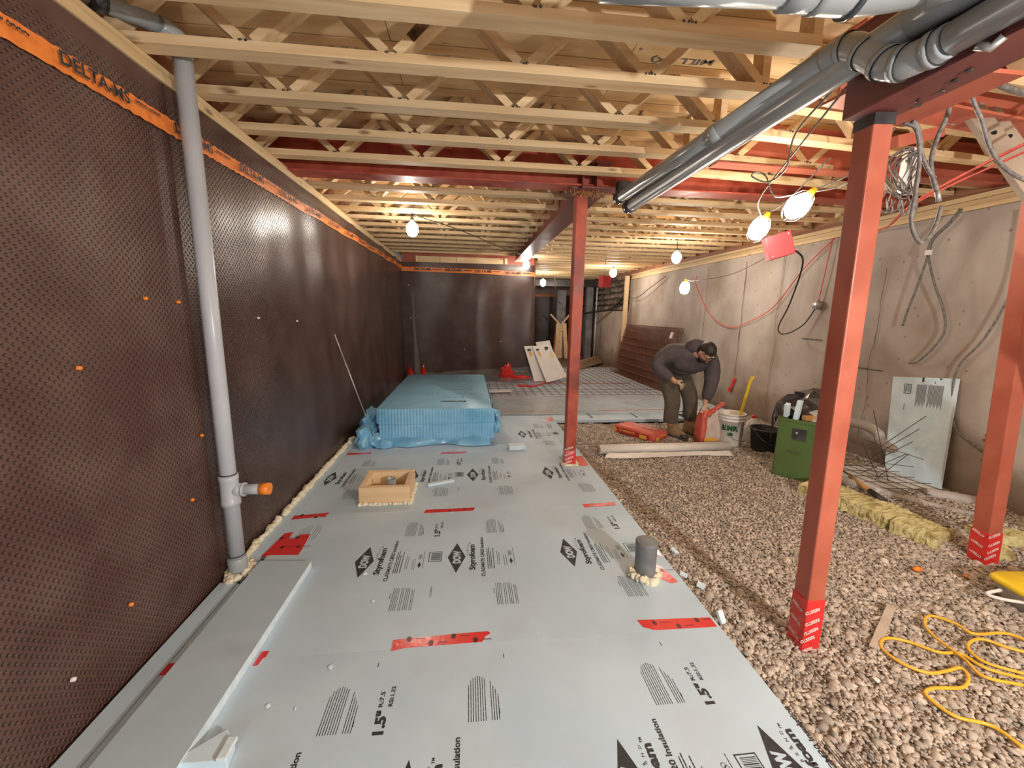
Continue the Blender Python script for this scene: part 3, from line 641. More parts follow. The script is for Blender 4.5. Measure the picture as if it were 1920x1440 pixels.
def logo(par, cx, cy, full=True, z=CZ, S=1.0, barcode=False, top=True, low=True, up=True, print_m='ink'):
    p = par
    b = MB().add([(cx-.052, cy, z), (cx, cy-.147, z), (cx+.052, cy, z), (cx, cy+.147, z)], [(0, 1, 2, 3)])
    d = b.build('diamond_logo', M[print_m], p)
    lettering('DOW', d, (cx+.026, cy-.062, z+.0006), (0, 1, 0), (-1, 0, 0), .124, .048, M['foam'], bold=.06)
    lettering('R', p, (cx+.062, cy+.06, z), (0, 1, 0), (-1, 0, 0), .008, .008, M[print_m])
    lettering('Styrofoam', p, (cx+.118, cy-.128, z), (0, 1, 0), (-1, 0, 0), .252, .046, M[print_m], bold=.045)
    lettering('TM', p, (cx+.082, cy+.127, z), (0, 1, 0), (-1, 0, 0), .018, .010, M[print_m])
    lettering('B  R  A  N  D', p, (cx+.070, cy+.02, z), (0, 1, 0), (-1, 0, 0), .10, .010, M[print_m], bold=.0)
    lettering('CLADMATE CM20 Insulation', p, (cx+.162, cy-.19, z), (0, 1, 0), (-1, 0, 0), .392, .022, M[print_m], bold=.03)
    line_block(p, cx+.180, cx+.215, cy-.125, [.20, .21, .17, .2], print_m, lw=.004)
    line_block(p, cx+.238, cx+.25, cy-.09, [.13, .12], print_m)
    line_block(p, cx+.275, cx+.29, cy-.10, [.10, .10], print_m)
    b = MB().add([(cx+.305, cy-.06, z), (cx+.315, cy-.09, z), (cx+.325, cy-.06, z), (cx+.315, cy-.03, z)], [(0, 1, 2, 3)])
    for q, (ox, oy) in enumerate(((0, 0), (.008, .009), (0, .018), (.008, .027), (0, .036))):
        n = 12; c0 = (cx+.311+ox, cy+.0+oy)
        b.add([(c0[0]+r*math.cos(2*PI*k/n), c0[1]+r*math.sin(2*PI*k/n), z) for r in (.0085, .0068) for k in range(n)], [(k, (k+1) % n, n+(k+1) % n, n+k) for k in range(n)])
    b.build('small_emblems', M[print_m], p)
    line_block(p, cx+.335, cx+.340, cy-.09, [.16], print_m)
    if up:
        line_block(p, cx+.190, cx+.300, cy+.250, [.145, .165, .175, .178, .182, .18, .175, .17, .155, .135, .12, .10], print_m)
    if low:
        line_block(p, cx+.212, cx+.262, cy-.415, [.165]*6, print_m); line_block(p, cx+.275, cx+.315, cy-.415, [.165, .16, .155, .15, .14], print_m)
        MB().add([(cx+.198, cy-.33, z), (cx+.201, cy-.33, z), (cx+.201, cy-.29, z), (cx+.198, cy-.29, z)], [(0, 1, 2, 3)]).build('fine_print', M[print_m], p)
    if barcode:
        lettering('1.5"', p, (cx+.412, cy+.235, z), (0, 1, 0), (-1, 0, 0), .088, .040, M[print_m], bold=.05)
        lettering('R:7.5', p, (cx+.390, cy+.335, z), (0, 1, 0), (-1, 0, 0), .062, .016, M[print_m], bold=.03)
        lettering('RSI:1.32', p, (cx+.425, cy+.335, z), (0, 1, 0), (-1, 0, 0), .082, .016, M[print_m], bold=.03)
        bx0, bx1, by0, by1 = cx+.362, cx+.438, cy-.035, cy+.063; t_ = .004; b = MB()
        for r in (((bx0, by0), (bx1, by0+t_)), ((bx0, by1-t_), (bx1, by1)), ((bx0, by0), (bx0+t_, by1)), ((bx1-t_, by0), (bx1, by1))):
            (a0, a1), (c0, c1) = r; b.add([(a0, a1, z), (c0, a1, z), (c0, c1, z), (a0, c1, z)], [(0, 1, 2, 3)])
        y = by0+.012
        while y < by1-.012:
            w = random.choice((.0016, .0028, .004)); b.add([(bx0+.014, y, z), (bx1-.008, y, z), (bx1-.008, y+w, z), (bx0+.014, y+w, z)], [(0, 1, 2, 3)]); y += w+.003
        b.build('barcode_box', M[print_m], p)
        lettering('01221008101', p, (cx+.405, cy-.33, z), (0, 1, 0), (-1, 0, 0), .075, .009, M[print_m], bold=0)
    for (ax, ay) in ((.335, .51), (.30, .27)): b = MB().box((cx+ax, cy+ay, z-.0004), (cx+ax+.003, cy+ay+.02, z)); b.build('tick_mark', M[print_m], p)
for s, (cy, A, B) in zip(sheets, ((.955, (-.70, .50), (-.19, 1.01)), (2.193, (-.592, .603), (-.068,)), (3.422, (-.48, .717), (.041, -1.17)), (4.61, (.64,), (-.03, -1.2)))):
    for cx in A: logo(s, cx, cy, barcode=cx < .7, up=cx < .75)
    for cx in B: logo(s, cx, cy, up=cx < .8, low=cx < .8)
# partial print on the second board, cut by the loose board
lettering('Styrofoam', sheets[1], (-1.153, 2.045, CZ), (0, 1, 0), (-1, 0, 0), .262, .046, M['ink'], bold=.045)
line_block(sheets[1], -1.085, -.96, 2.45, [.13, .15, .17, .18, .18, .18, .17, .15], 'ink')
for i, bs in enumerate(back_rows):
    for cx in ((.2, -.5) if i == 0 else (1.75, 2.4, 3.1)):
        lettering('Styrofoam', bs, (cx, 5.32, CZ), (0, 1, 0), (-1, 0, 0), .3, .06, M['ink'], bold=.04); line_block(bs, cx+.05, cx+.2, 5.3, [.3]*5)
# scuffed dents and crumbs of foam
for i, (x, y, r) in enumerate(((-.551, 1.479, .014), (-.467, 1.853, .012), (-.56, 2.07, .016), (-.62, 1.31, .008), (-.72, 1.33, .011), (.12, 1.62, .004), (.31, 1.58, .004), (-.70, 2.36, .006))):
    o = MB().ico((x, y, r*.35), r, jit=.45, sz=.28, sx=.7, sub=1).build('foam_crumb', M['foam_light']); setp(o, 'tiny foam crumb, '+['left of the long red tape', 'below the leftmost diamond logo', 'touching the leftmost diamond logo', 'left of the fine print, small', 'beside the loose board', 'right of the long red tape', 'tiny one right of the red tape', 'near the board end'][i], 'foam crumb', 'foam crumbs on the boards')

# red sheathing tape
def tape(label, pts, z=.0022, marks=2, group='red tape patches on the foam boards'):
    t = thing('tape_strip', label, 'tape', (pts[0][0], pts[0][1], 0), group)
    n = len(pts); cx = sum(p[0] for p in pts)/n; cy = sum(p[1] for p in pts)/n
    b = MB(); b.add([(x, y, zz) for zz in (.0004, z) for x, y in pts], [tuple(range(n, 2*n))] + [(i, (i+1) % n, n+(i+1) % n, n+i) for i in range(n)])
    b.build('film', M['tape'], t)
    xs = [p[0] for p in pts]; ys = [p[1] for p in pts]; b = MB()
    for k in range(marks):
        x = min(xs)+(max(xs)-min(xs))*(k+.7)/(marks+.4); y = cy + ((-1)**k)*(max(ys)-min(ys))*.2; r = min(.016, (max(ys)-min(ys))*.22)
        b.add([(x+r*.55*math.cos(a*PI/4)*1.3, y+r*math.sin(a*PI/4), z+.0004) for a in range(8)], [tuple(range(8))])
        b.add([(x+.03, y-.002, z+.0004), (x+.07, y-.002, z+.0004), (x+.07, y+.002, z+.0004), (x+.03, y+.002, z+.0004)], [(0, 1, 2, 3)])
    if marks: b.build('print_mark', M['tape_mark'], t)
    return t
tape('long red tape strip with a torn right end, near the camera', [(-.325, 1.540), (-.27, 1.552), (.06, 1.556), (.075, 1.585), (.098, 1.600), (.088, 1.612), (-.02, 1.610), (-.325, 1.598)], marks=4)
tape('red tape strip reaching the gravel, nearest the camera', [(.80, 1.575), (.85, 1.552), (1.145, 1.548), (1.145, 1.604), (.79, 1.618)], marks=3)
tape('red tape strip on the second joint, middle', [(-.315, 2.745), (.035, 2.755), (.05, 2.80), (-.305, 2.79)], marks=3)
tape('red tape strip on the second joint, right end by the gravel', [(.862, 2.745), (1.10, 2.76), (1.12, 2.808), (.858, 2.795)], marks=2)
tape('short red tape strip on the second joint, left by the membrane', [(-1.225, 2.715), (-.99, 2.75), (-.975, 2.80), (-1.21, 2.77)], marks=2)
tape('large red tape patch beside the loose board end', [(-1.195, 2.285), (-1.15, 2.30), (-.99, 2.29), (-.99, 2.35), (-1.005, 2.52), (-1.065, 2.515), (-1.085, 2.47), (-1.12, 2.475), (-1.12, 2.55), (-1.17, 2.54)], marks=4)
tape('red tape strip on the third joint, left by the membrane', [(-1.26, 4.0), (-.975, 4.02), (-.97, 4.065), (-1.255, 4.05)], marks=0)
tape('red tape strip in front of the blue package', [(-.285, 3.975), (-.04, 3.985), (-.005, 4.035), (-.26, 4.03)], marks=0)
tape('tiny red tape tab at the foot of the loose board', [(-.863, 1.515), (-.845, 1.518), (-.842, 1.55), (-.832, 1.556), (-.832, 1.585), (-.862, 1.585)], marks=0)
tape('tiny red tape tab in the gap beside the membrane', [(-1.20, 1.50), (-1.15, 1.505), (-1.15, 1.56), (-1.20, 1.555)], marks=0)
tape('red tape patch right of the centre post foot', [(1.02, 3.60), (1.10, 3.56), (1.145, 3.59), (1.15, 3.83), (1.03, 3.82)], marks=0)
tape('crumpled red tape on the board edge beyond the pipe stub', [(1.08, 2.15), (1.15, 2.10), (1.155, 2.33), (1.11, 2.33)], marks=1)
tape('red tape strip right of the pipe stub', [(1.045, 1.90), (1.085, 1.86), (1.125, 1.87), (1.10, 2.0), (1.07, 2.04)], marks=1)
tape('bent red tape at the outer corner behind the centre post', [(1.0, 5.18), (1.14, 5.20), (1.15, 5.38), (1.08, 5.42), (1.07, 5.25), (1.0, 5.23)], marks=0)
tape('thin red tape line on the first cross joint, left of the post', [(.45, 5.74), (1.25, 5.74), (1.25, 5.78), (.45, 5.78)], marks=0)
tape('thin red tape line on the first cross joint, right of the post', [(1.95, 5.74), (3.15, 5.74), (3.15, 5.78), (1.95, 5.78)], marks=0)
tape('red tape line at the near edge of the wire mesh', [(1.5, 6.80), (2.2, 6.80), (2.2, 6.84), (1.5, 6.84)], marks=0)
tape('red tape line crossing under the mesh', [(1.4, 8.1), (3.4, 8.1), (3.4, 8.15), (1.4, 8.15)], marks=0)
# spray foam bead along the membrane
def bead(label, y0, y1, x=-1.275, r=.017):
    b = MB(); y = y0
    while y < y1:
        b.ico((x+random.uniform(-.007, .007), y, .012+random.uniform(-.003, .006)), r*random.uniform(.8, 1.35), jit=.25, sy=1.5, sub=2); y += r*1.3
    setp(b.build('spray_foam_bead', M['spray']), label, 'spray foam', 'spray foam along the membrane', 'stuff')
bead('cream spray foam bead just past the drain pipe', 2.28, 2.70)
bead('cream spray foam bead along the membrane toward the blue package', 2.80, 4.55, r=.02)
b = MB()
for k in range(46):
    a = random.uniform(0, 2*PI); r = random.uniform(.045, .095); b.ico((-1.235+r*.9*math.cos(a)*.6, 2.14+r*math.sin(a), .012), random.uniform(.012, .024), jit=.3, sz=.8, sub=2)
setp(b.build('spray_foam_collar', M['spray']), 'cream spray foam around the foot of the drain pipe', 'spray foam', kind='stuff')

# ================================================================== GRAVEL
gv = thing('gravel_bed', 'bed of crushed grey-brown stone covering the floor on the right', 'gravel', (2.5, 2, -.08))
def gz(x, y):
    z = -.052 + .012*noise.noise(Vector((x*1.7, y*1.7, 0))) + .012*noise.noise(Vector((x*5, y*5, 4)))
    if x > 3.1: z += .08*min(1, (x-3.1)/.6)
    return z
pts = []
def cell(x0, x1, y0, y1, s, jl):
    nx = int((x1-x0)/s); ny = int((y1-y0)/s)
    for i in range(nx):
        for j in range(ny): pts.append((x0+(i+RNG.rand())*s, y0+(j+RNG.rand())*s, s*jl))
cell(1.155, 3.98, .45, 2.3, .0128, .66); cell(1.155, 3.98, 2.3, 5.2, .0172, .64); cell(1.155, 3.98, -.6, .45, .035, .6)
cell(1.155, 3.98, .45, 2.3, .035, .5)
P = np.array(pts); n = len(P)
iv = np.array([tuple(v) for v in ICO[1][0]]); ifc = np.array(ICO[1][1])
def stones(P):
    n = len(P)
    sc = P[:, 2:3]*(.55+.75*RNG.rand(n, 1))*np.stack([.8+.7*RNG.rand(n), .65+.5*RNG.rand(n), .45+.4*RNG.rand(n)], 1)
    V = iv[None]*(1+.42*(RNG.rand(n, 12, 1)-.5)*2)*sc[:, None]
    a = RNG.rand(n)*2*PI; b_ = (RNG.rand(n)-.5)*1.3
    ca, sa, cb_, sb_ = np.cos(a)[:, None], np.sin(a)[:, None], np.cos(b_)[:, None], np.sin(b_)[:, None]
    x, y, z = V[..., 0], V[..., 1], V[..., 2]
    x, z = x*cb_-z*sb_, x*sb_+z*cb_; x, y = x*ca-y*sa, x*sa+y*ca
    zz = np.array([gz(px, py) for px, py in P[:, :2]])[:, None] + (RNG.rand(n)[:, None]-.35)*.012
    return np.stack([x+P[:, 0:1], y+P[:, 1:2], z+zz], -1)
near_i = np.argsort((P[:, 0]-.4)**2 + (P[:, 1]-.2)**2 + (P[:, 1] < .72)*100)[:300]
mask = np.ones(n, bool); mask[near_i] = False
V = stones(P[mask]) - np.array(gv.location); m_ = len(V)
F = (ifc[None] + (np.arange(m_)*12)[:, None, None]).reshape(-1, 3)
me = bpy.data.meshes.new('gravel'); me.vertices.add(m_*12); me.vertices.foreach_set('co', V.reshape(-1)); me.loops.add(len(F)*3); me.loops.foreach_set('vertex_index', F.reshape(-1).astype(np.int32))
me.polygons.add(len(F)); me.polygons.foreach_set('loop_start', np.arange(0, len(F)*3, 3, dtype=np.int32)); me.polygons.foreach_set('loop_total', np.full(len(F), 3, dtype=np.int32)); me.update(calc_edges=True); me.validate()
me.materials.append(M['gravel']); o = bpy.data.objects.new('gravel', me); COL.objects.link(o); o.parent = gv; o['kind'] = 'stuff'
protos = []
for k in range(8):
    vv = iv*(1+.3*(RNG.rand(12, 1)-.5)*2)*np.array([1.05, .82, .6]); mk = bpy.data.meshes.new('stone'); mk.from_pydata(vv.tolist(), [], [tuple(f) for f in ICO[1][1]]); mk.materials.append(M['stone']); protos.append(mk)
for i in near_i:
    x, y, s = P[i]; o = bpy.data.objects.new('stone', protos[i % 8]); COL.objects.link(o); o.parent = gv
    o.location = Vector((x, y, gz(x, y)+random.uniform(-.003, .006))) - gv.location; k = s*random.uniform(.65, 1.25); o.scale = (k, k, k)
    o.rotation_euler = (random.uniform(-.5, .5), random.uniform(-.5, .5), random.uniform(0, 6.28))
MB().grid(lambda u, v: (1.15+u*2.84, -1.0+v*6.2, gz(1.15+u*2.84, -1.0+v*6.2)-.006), 50, 90).build('gravel_base', M['stone'], gv)
# bits lying on the gravel
def bit(name, label, x, y, r, m, sx=1, sy=1, sz=.5, jit=.25, rot=None):
    o = MB().ico((x, y, gz(x, y)+.012+r*sz*.5), r, jit=jit, sx=sx, sy=sy, sz=sz, sub=1).build(name, M[m]); setp(o, label, 'debris'); return o
def chip(label, x, y, a, b_, rot, tilt, m='foam_light'):
    o = MB().box((-a/2, -b_/2, 0), (a/2, b_/2, .012)).build('foam_chip', M[m], origin=(0, 0, 0)); o.location = (x, y, gz(x, y)+.02); o.rotation_euler = (tilt, .15, rot); setp(o, label, 'foam chip'); return o
chip('upright blue foam chip at the board edge by the red tape end', 1.22, 1.63, .035, .07, .3, .9)
chip('small foam chip in the gravel right of the pipe stub', 1.275, 2.19, .03, .045, .5, .3)
chip('round foam chip in the gravel, beside the pipe stub', 1.215, 1.97, .035, .04, 1.0, .2)
chip('pale foam chip half buried beside the board edge', 1.26, 1.87, .05, .04, .9, .2)
bit('orange_plug', 'bright orange plastic plug lying in the gravel', 2.63, 1.90, .035, 'orange_cap', sx=1, sy=.5, sz=.5, jit=.1)
bit('orange_crumb', 'small pale orange scrap in the gravel', 2.86, 1.83, .015, 'orange_cap')
bit('white_pebble', 'white pebble in the shade near the post', 1.66, 1.26, .015, 'white')
bit('paper_scrap', 'tiny white scrap left of the yellow lid', 2.30, 1.60, .012, 'white')
ws = MB().bar((1.80, 1.40, -.030), (2.15, 1.63, -.026), .035, .008).build('gravel_lath', M['dusty_pipe2']); setp(ws, 'thin grey lath half sunk in the gravel beside the cord', 'lath')

# ================================================================== SOFT SHAPES
def loft(mb, secs, n=24, pw=.5, jit=0.0, mi=0, caps=True, seed=0):
    """secs: (centre, half width x, half width y, turn); super-ellipse sections"""
    vs = []; fs = []
    for i, (c, wx, wy, tr) in enumerate(secs):
        for k in range(n):
            a = 2*PI*k/n; ca, sa = math.cos(a), math.sin(a)
            x = wx*math.copysign(abs(ca)**pw, ca); y = wy*math.copysign(abs(sa)**pw, sa)
            p = Vector((x*math.cos(tr)-y*math.sin(tr), x*math.sin(tr)+y*math.cos(tr), 0)) + V3(c)
            if jit: p += Vector((noise.noise(p*14+V3(seed, 0, 0)), noise.noise(p*14+V3(0, seed, 3)), noise.noise(p*14+V3(5, 0, seed))*.6))*jit
            vs.append(p)
    for i in range(len(secs)-1):
        for k in range(n): fs.append((i*n+k, i*n+(k+1) % n, (i+1)*n+(k+1) % n, (i+1)*n+k))
    if caps: fs.append(tuple(range(n-1, -1, -1))); fs.append(tuple(range((len(secs)-1)*n, len(secs)*n)))
    return mb.add(vs, fs, mi, True)
def skin(name, joints, edges, m, parent, sub=2, root=0):
    """one continuous surface grown around a skeleton: joints = [(pos, rx, ry)]"""
    base = wloc(parent); me = bpy.data.meshes.new(name)
    me.from_pydata([tuple(V3(j[0])-base) for j in joints], edges, [])
    o = bpy.data.objects.new(name, me); COL.objects.link(o)
    s = o.modifiers.new('skin', 'SKIN'); s.use_smooth_shade = True; s.use_x_symmetry = False
    for i, j in enumerate(joints):
        d = me.skin_vertices[0].data[i]; d.radius = (j[1], j[2] if len(j) > 2 else j[1]); d.use_root = (i == root)
    u = o.modifiers.new('sub', 'SUBSURF'); u.levels = sub; u.render_levels = sub
    dg = bpy.context.evaluated_depsgraph_get(); dg.update()
    me2 = bpy.data.meshes.new_from_object(o.evaluated_get(dg)); me2.name = name; me2.materials.clear(); me2.materials.append(m)
    for p in me2.polygons: p.use_smooth = True
    bpy.data.objects.remove(o); o = bpy.data.objects.new(name, me2); COL.objects.link(o); o.parent = parent
    return o

# ================================================================== BLUE PACKAGE
bp_ = thing('wrapped_board_stack', 'stack of insulation boards wrapped in blue film on the foam floor', 'package', (-.35, 5.5, 0))
def blue_face(u, v):      # wrapped skin of the upper bundle, front side with fine vertical ribs
    x = -.94+u*1.23; z = .06+v*.328; return (x, 4.302+.0022*math.sin(x*190)+.006*noise.noise(Vector((x*4, z*9, 0)))+.016*math.exp(-((z-.222-.012*math.sin(x*2))/.006)**2)+.012*(v > .97), z)
for k, (z0, z1, dx) in enumerate(((.05, .215, .03), (.222, .385, 0))):
    b = MB(); nx = 24
    loft(b, [((-.355+dx, 5.56, z), .63-.012*(1 if z in (z0, z1) else 0), 1.245, 0) for z in (z0, z0+.015, (z0+z1)/2, z1-.015, z1)], n=96, pw=.05, jit=.003, seed=k)
    o = b.build('wrapped_bundle', M['bluetop' if k else 'bluefilm'], bp_)
b = MB().grid(blue_face, 300, 40); b.build('film_front', M['bluefilm'], bp_)
lettering('Styrofoam', bp_, (-.02, 4.75, .3885), (-1, 0, 0), (0, -1, 0), .30, .10, M['ink_soft'], bold=.03)
for (x, y, w) in ((-.55, 5.1, .22), (-.2, 5.4, .3), (-.6, 5.9, .22), (-.15, 6.2, .25), (0.02, 5.1, .2), (-.3, 4.9, .3), (-.28, 6.5, .26)): line_block(bp_, x, x+w*.8, y, [.03, .05, .05, .04, .05, .03, .05], 'ink_soft', z=.3885, lw=.01)
MB().box((-.95, 4.36, .002), (.22, 6.7, .05)).build('bottom_board', M['foam_light'], bp_, bevel=.006)
# crumpled film: skirt at the front, ears left and right
def skirt(u, v):
    x = -.98+u*1.22; w = noise.noise(Vector((x*7, v*3, 1)))*.035 + noise.noise(Vector((x*16, v*5, 2)))*.015
    drop = .5+.5*math.sin(x*9+1); y = 4.33-.10*v*(.5+drop*.9)+w*v; return (x, y, max(.003, .09*(1-v)+.02*abs(w)*20*(1-v)+.006))
MB().grid(skirt, 90, 10).build('film_skirt', M['bluefilm'], bp_)
def ear(cx, cy, cz, sx, sy, sz, seed, name='film_ear'):
    b = MB(); vs, fs = ICO[3]; out = []
    for v in vs:
        q = v.copy(); k = 1+.38*noise.noise(q*1.7+V3(seed, 0, 0))+.28*noise.noise(q*4.1+V3(0, seed, 0)); out.append((cx+q.x*sx*k, cy+q.y*sy*k, max(.002, cz+q.z*sz*k)))
    b.add(out, fs, 0, False); return b.build(name, M['bluefilm'], bp_)
ear(-1.10, 4.42, .07, .13, .24, .13, 3); ear(-1.0, 4.30, .05, .12, .10, .07, 8); ear(-1.12, 4.75, .16, .09, .28, .12, 5)
ear(.31, 4.45, .20, .055, .16, .13, 6); ear(-.88, 4.22, .03, .10, .06, .045, 11)
def rightedge(u, v): y = 4.33+u*2.4; return (.275+.03*math.sin(v*PI)+.015*noise.noise(Vector((y*5, v*3, 4))), y, .07+v*.315)
MB().grid(rightedge, 60, 8).build('film_side', M['bluefilm'], bp_)

# ================================================================== ROD, DRAIN PIPE, WOOD BOX, STUB
setp(MB().tube([(-1.255, 4.02, 1.19), (-.965, 4.28, .004)], .0065, 8).build('metal_rod', M['zinc']), 'thin grey rod leaning on the membrane beside the blue package', 'rod')
dp = thing('drain_pipe', 'vertical grey drain pipe along the brown membrane', 'pipe', (-1.238, 2.14, -.02))
PX, PY = -1.238, 2.14
MB().tube([(PX, PY, .02), (PX, PY, 2.52)], .0375, 24).build('riser', M['pvc_light'], dp)
tee = MB(); tee.lathe([(.0375, .40), (.045, .40), (.045, .425), (.043, .428), (.043, .535), (.045, .54), (.045, .565), (.0375, .565)], (PX, PY, 0), 24)
tee.tube([(PX+.02, PY, .482), (PX+.062, PY, .482)], .0335, 20); tee.tube([(PX+.062, PY, .482), (PX+.075, PY, .482)], .036, 20)
tee.build('tee_fitting', M['pvc_light'], dp)
o = MB().tube([(PX+.055, PY, .482), (PX+.185, PY, .482)], .027, 20).build('branch_pipe', M['pvc_light'], dp)
MB().tube([(PX+.150, PY, .482), (PX+.198, PY, .482)], .0305, 20).build('end_cap', M['orange_cap'], o)
MB().lathe([(.0375, 0), (.044, 0), (.046, .02), (.046, .075), (.042, .08), (.0375, .08)], (PX, PY, .02), 24).build('base_coupling', M['pvc'], dp)
for z in (.10, .028, .555): MB().lathe([(.0385, 0), (.0395, .003), (.0385, .006)], (PX, PY, z+.012), 24).build('joint_line', M['black'], dp)
MB().tube(smooth_path([(PX, PY, 2.49), (PX-.003, PY-.01, 2.55), (PX-.035, PY-.08, 2.568)], 6), .041, 20).build('elbow', M['pvc'], dp)
MB().tube([(PX-.02, PY-.05, 2.572), (-1.39, 1.90, 2.55), (-1.66, 1.45, 2.52)], .034, 20).build('horizontal_run', M['pvc'], dp)
MB().tube([(-1.37, 1.93, 2.552), (-1.40, 1.885, 2.549)], .040, 20).build('coupling', M['pvc_dark'], dp)
bx = thing('wooden_box_form', 'open square box of new lumber around a pipe end on the foam board', 'form box', (-.61, 3.06, 0))
x0, x1, y0, y1, h, t = -.80, -.435, 2.90, 3.24, .135, .042
for a, c in (((x0, y0, 0), (x1, y0+t, h)), ((x0, y1-t, 0), (x1, y1, h)), ((x0, y0+t+.001, 0), (x0+t, y1-t-.001, h)), ((x1-t, y0+t+.001, 0), (x1, y1-t-.001, h))):
    MB().box(a, c).build('side_board', M['box_wood'], bx, bevel=.003)
pb = thing('pipe_end_in_box', 'short grey pipe end inside the wooden box', 'pipe', (-.60, 3.09, -.03))
MB().lathe([(0, .12), (.028, .118), (.034, .13), (.034, 0)], (-.60, 3.09, -.005), 20).build('pipe', M['pvc'], pb)
b = MB()
for k in range(60):
    u = random.random(); s_ = k % 3
    p = ((x0+u*(x1-x0), y0-.008), (x1+.008, y0+u*(y1-y0)), (x0+u*(x1-x0), y0-.004))[s_]; b.ico((p[0], p[1], .008), random.uniform(.010, .018), jit=.3, sz=.9, sub=2)
setp(b.build('spray_foam_bead', M['spray']), 'cream spray foam around the base of the wooden box', 'spray foam', kind='stuff')
sf_ = MB().bar((-.33, 3.20, .012), (-.12, 3.28, .012), .03, .02).build('foam_sliver', M['foam_light']); setp(sf_, 'thin foam sliver beside the wooden box', 'foam offcut')
sf_ = MB().box((.42, 4.04, .002), (.60, 4.14, .05)).build('foam_block', M['foam_light'], bevel=.004); sf_.rotation_euler = (0, 0, .1); setp(sf_, 'small blue foam block behind the centre post', 'foam offcut')
ps = thing('pipe_stub', 'short dark grey capped pipe standing up through the foam board', 'pipe', (.967, 1.945, -.04))
MB().lathe([(.0555, 0), (.0565, .222), (.058, .224), (.0575, .236), (.053, .240), (.02, .238), (0, .240)], (.965, 1.935, -.03), 28).build('pipe', M['pipe_stub'], ps)
MB().lathe([(.055, .212), (.0592, .214), (.0592, .238), (.052, .243), (0, .241)], (.965, 1.935, -.03), 28).build('cap', M['pipe_stub'], ps)
b = MB()
for k in range(44):
    a = random.uniform(2.2, 6.6); r = random.uniform(.058, .078); b.ico((.965+r*math.cos(a), 1.935+r*math.sin(a), random.uniform(.004, .035 if math.cos(a) < -.3 else .015)), random.uniform(.011, .02), jit=.35, sub=2)
setp(b.build('spray_foam_collar', M['spray']), 'cream spray foam around the capped pipe stub', 'spray foam', kind='stuff')

# ================================================================== PIPES UP RIGHT
pa = thing('upper_pipe', 'shiny grey pipe under the trusses, upper of the two', 'pipe', (1.25, 3.40, 2.35))
PA0, PA1 = (1.225, 3.40, 2.352), (1.315, 1.50, 2.352)
MB().tube([PA0, PA1], .043, 24).build('pipe', M['pvc'], pa)
MB().tube([(1.224, 3.42, 2.352), (1.228, 3.34, 2.352)], .047, 24).build('end_cap', M['pvc_dark'], pa)
MB().tube([(1.281, 2.22, 2.352), (1.2855, 2.12, 2.352)], .048, 24).build('coupling', M['pvc'], pa)
el = smooth_path([(1.313, 1.54, 2.352), (1.320, 1.47, 2.345), (1.322, 1.42, 2.315), (1.322, 1.36, 2.262), (1.324, 1.31, 2.215), (1.332, 1.26, 2.192), (1.345, 1.20, 2.190), (1.345, 1.15, 2.190)], 6)
MB().tube(el, .046, 24).build('elbow_run', M['pvc'], pa)
for i in (5, 14, 22, 28, 36):
    MB().tube([el[i], el[i]+(el[i+1]-el[i]).normalized()*.022], .0505, 24).build('fitting_collar', M['pvc'], pa)
    MB().tube([el[i]+(el[i+1]-el[i]).normalized()*.0225, el[i]+(el[i+1]-el[i]).normalized()*.0235], .0508, 24).build('joint_line', M['black'], pa)
MB().tube([(1.345, 1.14, 2.19), (1.345, -2.6, 2.20)], .043, 24).build('pipe_return', M['pvc'], pa)
MB().tube([(1.37, 1.10, 2.15), (1.39, 1.08, 2.135), (1.395, 1.06, 2.15)], .012, 10).build('strap_end', M['zinc'], pa)
pbx = thing('lower_pipe', 'shiny grey pipe under the trusses, lower of the two', 'pipe', (1.34, 3.42, 2.30))
MB().tube([(1.325, 3.43, 2.298), (1.343, 1.5, 2.302), (1.343, -2.6, 2.31)], .050, 24).build('pipe', M['pvc'], pbx)
MB().tube([(1.325, 3.45, 2.298), (1.327, 3.36, 2.298)], .054, 24).build('end_cap', M['pvc_dark'], pbx)
MB().tube([(1.338, 1.25, 2.305), (1.338, 1.02, 2.305)], .056, 24).build('coupling', M['pvc'], pbx)
lettering('M', pbx, (1.300, 1.90, 2.276), (0, -1, 0), (.4, 0, .9), .03, .022, M['white'], bold=.02)
pc = thing('branch_duct', 'fat grey drain branch crossing at the top right corner', 'pipe', (1.0, 1.13, 2.28))
MB().tube([(.35, 1.20, 2.285), (.86, 1.155, 2.285)], .052, 24).build('pipe', M['pvc'], pc)
MB().tube([(.84, 1.157, 2.285), (.93, 1.15, 2.285)], .060, 24).build('coupling', M['pvc'], pc)
MB().tube(smooth_path([(.92, 1.15, 2.285), (1.05, 1.14, 2.288), (1.20, 1.09, 2.298), (1.30, .98, 2.31)], 6), .064, 24).build('wye_body', M['pvc'], pc)
MB().tube([(1.02, 1.147, 2.286), (1.035, 1.146, 2.286)], .070, 24).build('clamp_band', M['pvc_dark'], pc)
MB().tube([(1.19, 1.10, 2.297), (1.26, 1.03, 2.303)], .074, 24).build('hub', M['pvc'], pc)
hs = thing('pipe_hanger', 'thin metal strap hanging at the end of the two pipes', 'strap', (1.23, 3.45, 2.4))
MB().tube([(1.27, 3.46, 2.46), (1.285, 3.45, 2.40), (1.265, 3.44, 2.36), (1.275, 3.44, 2.31)], .004, 6).build('strap', M['zinc'], hs)
MB().box((1.18, 3.30, 2.36), (1.38, 3.37, 2.452)).build('hanger_block', M['metal_dark'], hs)

